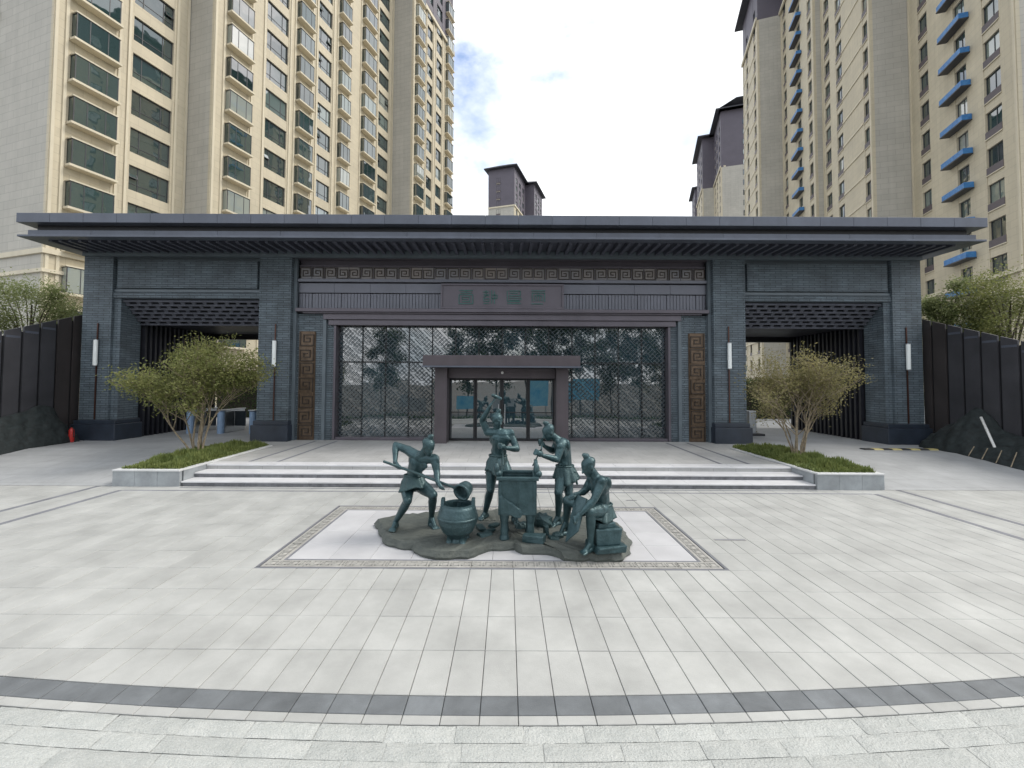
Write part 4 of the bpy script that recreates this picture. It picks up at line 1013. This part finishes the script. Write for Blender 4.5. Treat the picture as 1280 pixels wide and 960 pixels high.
for (s_, z) in rings:
    for i, p in enumerate(pts):
        q = cen+(p-cen)*s_; m.v.append((q.x, q.y, z+(rb.uniform(-.014,.014) if z > 0 else 0)))
for r in range(len(rings)-1):
    for i in range(n): m.f.append((r*n+i, r*n+(i+1)%n, (r+1)*n+(i+1)%n, (r+1)*n+i)); m.m.append(0)
m.f.append(tuple(range((len(rings)-1)*n, len(rings)*n))); m.m.append(0)
m.build('base', 'bronze_base', sc, smooth=False, uv=False)

def basis(fwd, up=(0,0,1)):
    f = Vector(fwd).normalized(); u = Vector(up); s = f.cross(u).normalized(); u = s.cross(f)
    return Matrix((s, f, u)).transposed()       # columns: side(right), forward, up
def remesh(o, vox, it=3):
    r = o.modifiers.new('remesh', 'REMESH'); r.mode = 'VOXEL'; r.voxel_size = vox; r.use_smooth_shade = True
    s = o.modifiers.new('smooth', 'SMOOTH'); s.factor = .5; s.iterations = it
def limb3(m, a, b, r0, rm, r1, k=.38, side=None, bulge=0.0):
    r0, rm, r1 = r0*1.2, rm*1.22, r1*1.22
    a, b = Vector(a), Vector(b); c = a.lerp(b, k)
    if side is not None: c = c+Vector(side)*bulge
    m.cap(a, c, r0, rm); m.cap(c, b, rm, r1)
def hand(m, wrist, grip, axis, thumb_side=1, K=1.25):
    """closed hand: palm beyond the wrist, four fingers curled round a rod along axis through grip, thumb from the side"""
    w, g = Vector(wrist), Vector(grip); ax = Vector(axis).normalized(); d = (g-w).normalized()
    nrm = d.cross(ax).normalized()
    pc = w+d*.055*K; B = Matrix((ax, d, nrm)).transposed()
    m.cap(w, pc, .034, .030); m.ell(pc+nrm*.012, (.042*K, .052*K, .024*K), B)
    for i, (off, ln) in enumerate(((-.033,.9),(-.011,1.0),(.011,.97),(.033,.8))):
        k0 = pc+(ax*off+d*.045+nrm*.02)*K; k1 = k0+(d*.030*ln-nrm*.022)*K; k2 = k1-(nrm*.030*ln+d*.012)*K; k3 = k2-d*.026*ln*K
        m.cap(k0, k1, .0135, .013); m.cap(k1, k2, .013, .012); m.cap(k2, k3, .012, .0105)
    t0 = w+(d*.03-ax*.036*thumb_side)*K; t1 = t0+(d*.032-nrm*.022-ax*.006*thumb_side)*K; t2 = t1+(d*.022-nrm*.018+ax*.018*thumb_side)*K
    m.cap(t0, t1, .017, .0145); m.cap(t1, t2, .0145, .0115)
def foot(m, ankle, d, z0=BZ):
    a = Vector(ankle); d = Vector((d[0], d[1], 0)).normalized(); s = Vector((d.y, -d.x, 0))
    heel = Vector((a.x, a.y, z0+.035))-d*.055; ball = Vector((a.x, a.y, z0+.026))+d*.125
    m.cap(a, heel+Vector((0,0,.01)), .047, .042); m.cap(heel, ball, .042, .040); m.cap(a, ball+Vector((0,0,.012)), .044, .032)
    m.cap(ball-s*.03, ball+s*.032, .030, .030)
    for i in range(5):
        o = (-.042+.021*i); l = (.062,.06,.055,.047,.038)[i]
        m.cap(ball+s*o, ball+s*o*1.15+d*l-Vector((0,0,.008)), .019 if i else .022, .014 if i else .018)
def head(m, c, look, up=(0,0,1), k=1.0, bun=(0,-.05,.14)):
    k *= 1.10; B = basis(look, up); P = lambda x, y, z: Vector(c)+B @ (Vector((x,y,z))*k)
    E = lambda p, r: m.ell(P(*p), tuple(q*k for q in r), B, 14, 10)
    E((0,-.012,.03), (.086,.100,.088)); E((0,.022,-.035), (.070,.072,.072)); E((0,.050,-.082), (.044,.038,.032))     # skull, face, chin
    E((0,.070,.022), (.056,.022,.014)); E((-.032,.066,-.028), (.020,.018,.020)); E((.032,.066,-.028), (.020,.018,.020))   # brow, cheeks
    m.cap(P(0,.086,.014), P(0,.110,-.026), .010*k, .016*k)                                                              # nose
    E((0,.083,-.058), (.026,.012,.007)); E((0,.081,-.070), (.022,.012,.007))                                            # lips
    for s in (-1, 1):
        E((s*.029,.083,.002), (.012,.008,.007)); E((s*.078,-.005,-.012), (.012,.022,.032))                              # eyes, ears
    E((0,-.03,.050), (.092,.098,.070))                                                                                  # hair cap
    m.cap(P(0,-.03,.10), P(*bun), .034*k, .040*k); E(bun, (.045,.048,.042)); E((bun[0], bun[1]+.02, bun[2]+.035), (.028,.034,.024))
def torso(m, pel, wst, chs, nk, shL, shR, hipL, hipR, fwd):
    pel, wst, chs, nk, shL, shR, hipL, hipR = map(Vector, (pel, wst, chs, nk, shL, shR, hipL, hipR)); f = Vector(fwd).normalized()
    side = (shR-shL).normalized(); upv = (chs-wst).normalized(); f = (f-upv*f.dot(upv)).normalized(); B = Matrix((side, f, upv)).transposed()
    m.ell(pel, (.17,.13,.13), Matrix(((hipR-hipL).normalized(), f, Vector((0,0,1)))).transposed())
    m.cap(pel, wst, .130, .124); m.ell(wst, (.148,.112,.13), B); m.cap(wst, chs, .124, .140)
    m.ell(chs, (.195,.140,.185), B); m.ell(chs+upv*.09, (.185,.12,.11), B)
    m.cap(chs+upv*.10, nk, .095, .070)
    for s, sh in ((-1, shL), (1, shR)):
        m.cap(chs+upv*.11+side*s*.06, sh, .092, .080)
        m.ell(chs+side*s*.082+f*.100+upv*.040, (.092,.036,.062), B)              # pectorals
        m.ell(chs+side*s*.11-f*.09+upv*.05, (.082,.05,.11), B)                 # shoulder blades
        m.ell(sh, (.085,.085,.090), B)
        m.cap(nk-upv*.02, sh.lerp(nk,.35), .045, .05)
        for q in range(3): m.ell(wst+side*s*.038+f*.104+upv*(-.06+.066*q), (.036,.020,.029), B)  # abdomen
    for s, h in ((-1, hipL), (1, hipR)): m.ell(h-f*.04, (.105,.11,.12)); 
def leg(m, hip, knee, ank, fd, toe):
    limb3(m, hip, knee, .100, .090, .060); kn = Vector(knee); m.ell(kn+Vector(fd)*.022, (.060,.062,.068))
    back = -Vector(fd); limb3(m, knee, ank, .056, .060, .036, .30, back, .022); foot(m, ank, toe)
def arm(m, sh, el, wr):
    limb3(m, sh, el, .062, .056, .043, .45); limb3(m, el, wr, .043, .046, .029, .28)
def kilt(top, bot, rt, rb_, fold, seed, hx=1.0, tilt=0.0, axis=(1,0,0), name='kilt', par=None, hem=.05):
    """wrapped cloth: waist ring to hem ring with folds"""
    rr = random.Random(seed); m = MB(); n, lv = 56, 9; top, bot = Vector(top), Vector(bot); ax = Vector(axis).normalized(); ay = Vector((-ax.y, ax.x, 0))
    ph = [rr.uniform(0,6.28) for _ in range(4)]
    for j in range(lv):
        f = j/(lv-1); c = top.lerp(bot, f); rx = rt[0]+(rb_[0]-rt[0])*f; ry = rt[1]+(rb_[1]-rt[1])*f
        for i in range(n):
            t = 2*math.pi*i/n
            w_ = fold*f*(math.sin(7*t+ph[0])+.7*math.sin(11*t+ph[1]+f)+.5*math.sin(17*t+ph[2]))
            p = c+ax*(rx+w_)*math.cos(t)+ay*(ry+w_)*math.sin(t)+Vector((0,0,hem*f*math.sin(2*t+ph[3])))
            m.v.append(tuple(p))
    for j in range(lv-1):
        for i in range(n): m.f.append((j*n+i, (j+1)*n+i, (j+1)*n+(i+1)%n, j*n+(i+1)%n)); m.m.append(0)
    o = m.build(name, 'patina_dark', par, smooth=True, uv=False)
    s = o.modifiers.new('solid', 'SOLIDIFY'); s.thickness = .018; s.offset = 0
    # belt roll round the waist
    b = MB(); b.tube([top+ax*(rt[0]+.002)*math.cos(6.2832*i/24)+ay*(rt[1]+.004)*math.sin(6.2832*i/24) for i in range(25)], .020, 8)
    b.build('belt', 'patina_dark', o, smooth=True, uv=False)
    return o
def figure(label, m):
    o = m.build('worker_figure', 'patina_skin', sc, smooth=True, uv=False); o['label'] = label; remesh(o, .010, 1); return o

# --- worker with the ladle (left)
m = MB(); f1 = Vector((.55, -.8, 0))
pel = A(516.5,603,7.38); wst = A(517.5,593,7.30); chs = A(522,577,7.16); nk = A(529,567.5,7.03)
shR = A(511,563.5,7.22); shL = A(543.5,574,6.98); hR = A(509,607,7.36); hL = A(526,607,7.34)
torso(m, pel, wst, chs, nk, shR, shL, hR, hL, (.45,-.85,-.2))
m.cap(nk, A(533,561,6.97), .070, .066); head(m, A(535.5,558.5,6.94), (.62,-.62,-.5), (-.15,.2,1), 1.02, (-.01,-.045,.135))
elR, wrR, haR = A(494.5,556,7.30), A(494,577,7.12), A(498,583.5,7.02); arm(m, shR, elR, wrR)
elL, wrL, haL = A(546,590,6.92), A(547,601,6.80), A(549.5,605.5,6.76); arm(m, shL, elL, wrL)
pole0, pole1 = A(479.5,576.7,7.08), A(569,610,6.72); pd = pole1-pole0
hand(m, wrR, haR, pd); hand(m, wrL, haL, pd)
leg(m, hR, A(509.5,626,7.02), A(494.5,652,7.28), (-.15,-1,0), (-.12,-1)); leg(m, hL, A(541.5,618.5,7.04), A(539.5,645.5,7.36), (.3,-1,0), (.62,-.8))
w1 = figure('bent worker in a short kilt tipping a long ladle over the round pot', m)
k_ = kilt(A(517,594,7.31), A(518.5,610,7.24), (.152,.124), (.235,.215), .022, 3, axis=(1,-.1,0), par=w1)
ld = MB(); ld.tube([pole0, pole0.lerp(pole1,.5)+Vector((0,0,.006)), pole1], [.021,.022,.020], 10); 
lad = ld.build('ladle', 'patina_dark', w1, smooth=True, uv=False)
cupc = A(578.5,614,6.72); ax = Vector((-.42,-.78,-.30)).normalized()      # mouth direction
cup = MB(); 
Bc = basis(ax, (0,0,1)); prof = [(.0,-.17),(.07,-.17),(.105,-.13),(.125,-.05),(.132,.02),(.142,.03),(.142,.05),(.112,.05),(.105,0),(.085,-.10),(.0,-.12)]
n = 24
for (r, z) in prof:
    for i in range(n):
        t = 6.2832*i/n; cup.v.append(tuple(cupc+Bc @ Vector((r*math.cos(t), z, r*math.sin(t)))))
for j in range(len(prof)-1):
    for i in range(n): cup.f.append((j*n+i, (j+1)*n+i, (j+1)*n+(i+1)%n, j*n+(i+1)%n)); cup.m.append(0)
cup.build('ladle_cup', 'patina', lad, smooth=True, uv=False)
lip = cupc+ax*.05+Vector((-.02,0,-.135))
MB().tube([lip, lip+Vector((-.012,-.01,-.06)), Vector((lip.x-.02, lip.y+.01, A(572,632,6.78).z))], [.03,.022,.026], 8).build('pour_stream', 'patina', lad, smooth=True, uv=False)
# --- round pot
pot = A(572, 681, 6.76); pot.z = BZ-.01
m = MB(); m.lathe([(.0,.0),(.16,.0),(.15,.03),(.13,.07),(.17,.10),(.24,.17),(.295,.29),(.31,.36),(.318,.37),(.318,.39),(.31,.40),(.305,.43),(.275,.53),(.255,.56),(.25,.58),(.21,.58),(.205,.55),(.215,.47),(.18,.47),(.0,.475)], tuple(pot), 36)
pt = m.build('round_pot', 'patina', sc, smooth=False, uv=False)
for s in (-1, 1):
    MB().prism_x([(-.10,.50),(-.06,.665),(.06,.665),(.10,.50)], s*.235-.025, s*.235+.03).build('pot_lug', 'patina', pt, tuple(pot), bevel=.012)
for a in (0.6, 2.4, 3.9, 5.3):
    MB().cap(pot+Vector((math.cos(a)*.16, math.sin(a)*.16, .0)), pot+Vector((math.cos(a)*.15, math.sin(a)*.15, .12)), .05, .04).build('pot_foot', 'patina', pt, smooth=True, uv=False)

# --- worker with raised hammer (middle)
m = MB()
pel = A(621.5,575.5,7.86); wst = A(623.5,564,7.84); chs = A(624.5,549,7.80); nk = A(621.5,536,7.78)
shR = A(609.5,540,7.86); shL = A(637.5,542,7.78); hR = A(615.5,580,7.88); hL = A(628.5,580,7.86)
torso(m, pel, wst, chs, nk, shR, shL, hR, hL, (.25,-1,0))
m.cap(nk, A(621,531,7.76), .070, .066); head(m, A(621.5,525.5,7.74), (.62,-.75,-.28), (-.05,.1,1), 1.02, (-.02,-.04,.130))
elR, wrR, haR = A(602.5,526,7.84), A(612,509,7.74), A(615,504,7.72); arm(m, shR, elR, wrR)
elL, wrL, haL = A(646.5,561.5,7.68), A(633,560,7.52), A(628,558.5,7.48); arm(m, shL, elL, wrL)
hd_ = A(619,497.5,7.70)-A(612,508,7.74)
hand(m, wrR, haR, hd_); hand(m, wrL, haL, (0.05,-.2,-1))
leg(m, hR, A(613,613,7.74), A(606.5,641,7.86), (.1,-1,0), (-.55,-.85)); leg(m, hL, A(640,607,7.58), A(643,637,7.62), (.3,-1,0), (.35,-1))
w2 = figure('upright worker with one arm raised swinging a hammer beside the square vessel', m)
k_ = kilt(A(622.5,569,7.85), A(622,592,7.80), (.152,.122), (.205,.19), .022, 7, par=w2, hem=.07)
hm = MB(); hp = haR-hd_.normalized()*.10; hm.cap(hp, haR+hd_.normalized()*.13, .014, .014); hq = haR+hd_.normalized()*.14
hm.cap(hq-Vector((.055,.01,-.025)), hq+Vector((.075,-.01,-.03)), .032, .030)
hm.build('hammer', 'patina', w2, smooth=True, uv=False)
MB().cap(haL+Vector((0,-.01,.05)), haL+Vector((.015,-.05,-.30)), .016, .010).build('chisel', 'patina_dark', w2, smooth=True, uv=False)

# --- worker bending over the vessel (right of it)
m = MB()
pel = A(706.5,590,7.60); wst = A(706,579,7.56); chs = A(703.5,561,7.50); nk = A(694.5,548,7.46)
shN = A(700.5,558.5,7.30); shF = A(696.5,555,7.64); hN = A(703.5,594,7.54); hF = A(708.5,594,7.70)
torso(m, pel, wst, chs, nk, shF, shN, hF, hN, (-.85,-.35,-.2))
m.cap(nk, A(689,543.5,7.44), .070, .066); head(m, A(685.5,541,7.42), (-.78,-.42,-.45), (-.25,0,1), 1.02, (.0,-.04,.135))
elN, wrN, haN = A(696.5,574.5,7.22), A(678.5,569.5,7.12), A(673.5,567,7.10); arm(m, shN, elN, wrN)
elF, wrF, haF = A(691,564,7.62), A(681.5,558.5,7.44), A(678,555.5,7.40); arm(m, shF, elF, wrF)
hand(m, wrN, haN, A(666,581,7.06)-haN); hand(m, wrF, haF, (0.02,-.1,-1))
leg(m, hN, A(698,615.5,7.36), A(697.5,645,7.50), (-.7,-.6,0), (-.75,-.65)); leg(m, hF, A(711,617,7.58), A(709,640,7.85), (-.6,-.6,0), (-.6,-.6))
w3 = figure('stooping worker in a kilt leaning over the rim of the square vessel', m)
k_ = kilt(A(706,582,7.57), A(708,601,7.55), (.152,.124), (.215,.20), .022, 11, axis=(.9,.4,0), par=w3, hem=.05)
MB().cap(haN-(A(666,581,7.06)-haN)*.45, A(666,582,7.06), .013, .011).build('chisel', 'patina_dark', w3, smooth=True, uv=False)
MB().cap(A(678,547.5,7.34), A(676.5,563,7.30), .014, .013).build('blow_pipe', 'patina_dark', w3, smooth=True, uv=False)
kn = A(717,590,7.50); MB().ell(kn, (.05,.05,.045)).cap(kn, kn+Vector((.06,0,-.20)), .03, .02).cap(kn, kn+Vector((.0,-.02,-.17)), .026, .018).build('belt_knot', 'patina_dark', k_, smooth=True, uv=False)

# --- seated worker with the board (front right)
m = MB()
pel = A(752,634,6.62); wst = A(752,625.5,6.58); chs = A(749.5,609,6.50); nk = A(743.5,594.5,6.44)
shN = A(752,603,6.33); shF = A(739.5,600,6.62); hN = A(750.5,638.5,6.50); hF = A(746.5,637,6.74)
torso(m, pel, wst, chs, nk, shF, shN, hF, hN, (-.88,-.35,-.15))
m.cap(nk, A(739.5,588.5,6.43), .070, .066); head(m, A(735.5,583.5,6.42), (-.82,-.30,-.42), (-.2,0,1), 1.02, (.0,-.035,.135))
elN, wrN, haN = A(742.5,625,6.22), A(726.5,641.5,6.16), A(721.5,647,6.16); arm(m, shN, elN, wrN)
elF, wrF, haF = A(731,614,6.66), A(724,617,6.56), A(720,618.5,6.54); arm(m, shF, elF, wrF)
hand(m, wrN, haN, (.15,-.5,-.85)); hand(m, wrF, haF, (.8,-.2,.5))
leg(m, hN, A(737.5,640,6.26), A(738,678.5,6.34), (-.6,-.7,0), (-.8,-.6)); leg(m, hF, A(708.5,625.5,6.92), A(707.5,652,7.02), (-.8,-.5,0), (-.8,-.55))
w4 = figure('seated worker on a stone block holding a tilted board', m)
kl = kilt(A(752,630,6.61), A(747,645,6.55), (.155,.130), (.24,.225), .022, 15, axis=(.93,.35,0), par=w4, hem=.05)
bc = [A(719,617,6.56), A(733,623,6.38), A(722,664,6.20), A(706,678,6.34)]; nb = ((bc[1]-bc[0]).cross(bc[3]-bc[0])).normalized()*.03
bd = MB(); bd.add([*bc, *[p+nb for p in bc]], [(0,1,2,3),(7,6,5,4),(0,4,5,1),(1,5,6,2),(2,6,7,3),(3,7,4,0)]); bd.build('board', 'patina', w4, uv=False, bevel=.008)
def rock(c, r, seed, name='stone', mt='patina_dark', sub=0.16):
    rr = random.Random(seed); m = MB(); m.ell((0,0,0), r, nu=9, nv=6)
    m.v = [tuple(Vector(v)*(1+rr.uniform(-sub,sub))) for v in m.v]
    return m.build(name, mt, sc, tuple(c), (rr.uniform(-.2,.2), rr.uniform(-.2,.2), rr.uniform(0,3)), uv=False)
def block(c, s, rz, seed, name='stone_block', mt='patina'):
    rr = random.Random(seed); m = MB(); x, y, z = s
    vs = [(sx*x/2+rr.uniform(-.02,.02), sy*y/2+rr.uniform(-.02,.02), sz*z+rr.uniform(-.012,.012)) for sz in (0,1) for sx, sy in ((-1,-1),(1,-1),(1,1),(-1,1))]
    m.add(vs, [(3,2,1,0),(4,5,6,7),(0,1,5,4),(1,2,6,5),(2,3,7,6),(3,0,4,7)])
    return m.build(name, mt, sc, tuple(c), rz, uv=False, bevel=.018)
sb = A(757, 684, 6.5); 
block(Vector((sb.x, -.92, BZ-.01)), (.46,.42,.10), .25, 1); block(Vector((sb.x-.01, -.90, BZ+.088)), (.39,.36,.24), .12, 2); block(Vector((sb.x-.04, -.88, BZ+.326)), (.30,.30,.07), .3, 3)

# --- square vessel with legs and upright handles
dg = A(646.5, 668, 7.02); dg.z = BZ-.01; W, D_, zb, zt = .30, .27, .40, .94
m = MB()
for (x0,x1,y0,y1) in ((-W,W,-D_,-D_+.05),(-W,W,D_-.05,D_),(-W,-W+.05,-D_+.051,D_-.051),(W-.05,W,-D_+.051,D_-.051)): m.box(x0,x1,y0,y1,zb,zt)
m.box(-W+.04, W-.04, -D_+.04, D_-.04, zb-.0, zb+.28)
dv = m.build('square_vessel', 'patina', sc, tuple(dg), R(-1), uv=False, bevel=.01)
dgl = tuple(Vector((0,0,0)))
m = MB()
for (x0,x1,y0,y1) in ((-W-.03,W+.03,-D_-.03,-D_+.055),(-W-.03,W+.03,D_-.055,D_+.03),(-W-.03,-W+.055,-D_+.056,D_-.056),(W-.055,W+.03,-D_+.056,D_-.056)): m.box(x0,x1,y0,y1,zt+.001,zt+.05)
m.build('rim', 'patina', dv, uv=False, bevel=.008)
for x in (-W+.005, W-.005):                      # upright handles
    h_ = MB(); prof = [(-.11,0),(-.12,.15),(-.09,.22),(.09,.22),(.12,.15),(.11,0),(.055,0),(.06,.12),(.04,.155),(-.04,.155),(-.06,.12),(-.055,0)]
    h_.prism_x([(y, zt+.05+z) for y, z in prof[:6]+prof[6:]], x-.028, x+.028); h_.build('handle', 'patina', dv, uv=False, bevel=.008)
for sx in (-1, 1):
    for sy in (-1, 1):
        MB().lathe([(.075,0),(.08,.02),(.062,.08),(.058,.26),(.078,.36),(.085,.41)], (sx*.205, sy*.175, 0), 14).build('leg', 'patina', dv, smooth=False, uv=False)
MB().box(-.006,.006,-D_-.018,-D_+.001,zb+.02,zt-.02).box(-W+.02,-W+.05,-D_-.016,-D_+.001,zb+.02,zt-.02).box(W-.05,W-.02,-D_-.016,-D_+.001,zb+.02,zt-.02).build('flange', 'patina', dv, uv=False)
rr = random.Random(8); oc = [(-.285,.30),(-.25,.33),(-.20,.27),(-.13,.22),(-.06,.19),(.0,.13),(.06,.10),(.09,.03),(.05,-.03),(-.02,-.05),(-.1,.0),(-.19,-.01),(-.285,.02)]
cl_ = MB(); nq = len(oc)
for (yy_, s__) in ((-D_+.004, 1.0), (-D_-.022, .97), (-D_-.034, .80)):
    for (x, z) in oc: cl_.v.append((-.12+(x+.12)*s__+rr.uniform(-.006,.006), yy_+rr.uniform(-.006,.006), zb+.13+(z-.13)*s__))
for r in range(2):
    for i in range(nq): cl_.f.append((r*nq+i, r*nq+(i+1)%nq, (r+1)*nq+(i+1)%nq, (r+1)*nq+i)); cl_.m.append(0)
cl_.f.append(tuple(range(2*nq, 3*nq))); cl_.m.append(0)
cl_.build('clay_crust', 'patina', dv, uv=False)
for s_, xx in ((1, -.33), (2, .30)): 
    q = MB(); q.ell((xx, -D_+.12, zt+.15), (.05,.06,.10)); q.ell((xx+.03, -D_+.11, zt+.08), (.06,.06,.06)); oo = q.build('clay_lump', 'patina', dv, smooth=True, uv=False)
# --- debris on the base
block(A(667,672,6.62)*1.0 if False else Vector((A(667,668,6.75).x, 6.72-7.4, BZ-.01)), (.33,.15,.13), -.25, 21, 'mould_piece')
block(Vector((A(606,664,6.95).x, 6.95-7.4, BZ-.01)), (.22,.10,.07), .5, 22, 'mould_piece', 'patina_dark')
block(Vector((A(601,655,7.2).x, 7.25-7.4, BZ-.01)), (.12,.28,.07), .35, 23, 'mould_piece', 'patina_dark')
block(Vector((A(612,659,7.1).x, 7.12-7.4, BZ-.01)), (.09,.24,.06), -.6, 24, 'mould_piece', 'patina_dark')
block(Vector((A(618,650,7.4).x, 7.4-7.4, BZ-.01)), (.20,.14,.06), .9, 25, 'mould_piece', 'patina_dark')
block(Vector((A(692,668,6.8).x, 6.85-7.4, BZ-.01)), (.16,.12,.05), .2, 26, 'mould_piece', 'patina_dark')
block(Vector((A(684,664,6.95).x, 7.0-7.4, BZ-.01)), (.07,.09,.16), .3, 27, 'mould_piece', 'patina_dark')
rock(Vector((A(678,650,7.45).x, 7.45-7.4, BZ+.07)), (.19,.15,.16), 31); rock(Vector((A(697,668,6.9).x, 6.9-7.4, BZ+.03)), (.09,.08,.06), 32); rock(Vector((A(653,655,7.3).x, 7.35-7.4, BZ+.03)), (.12,.10,.07), 33)
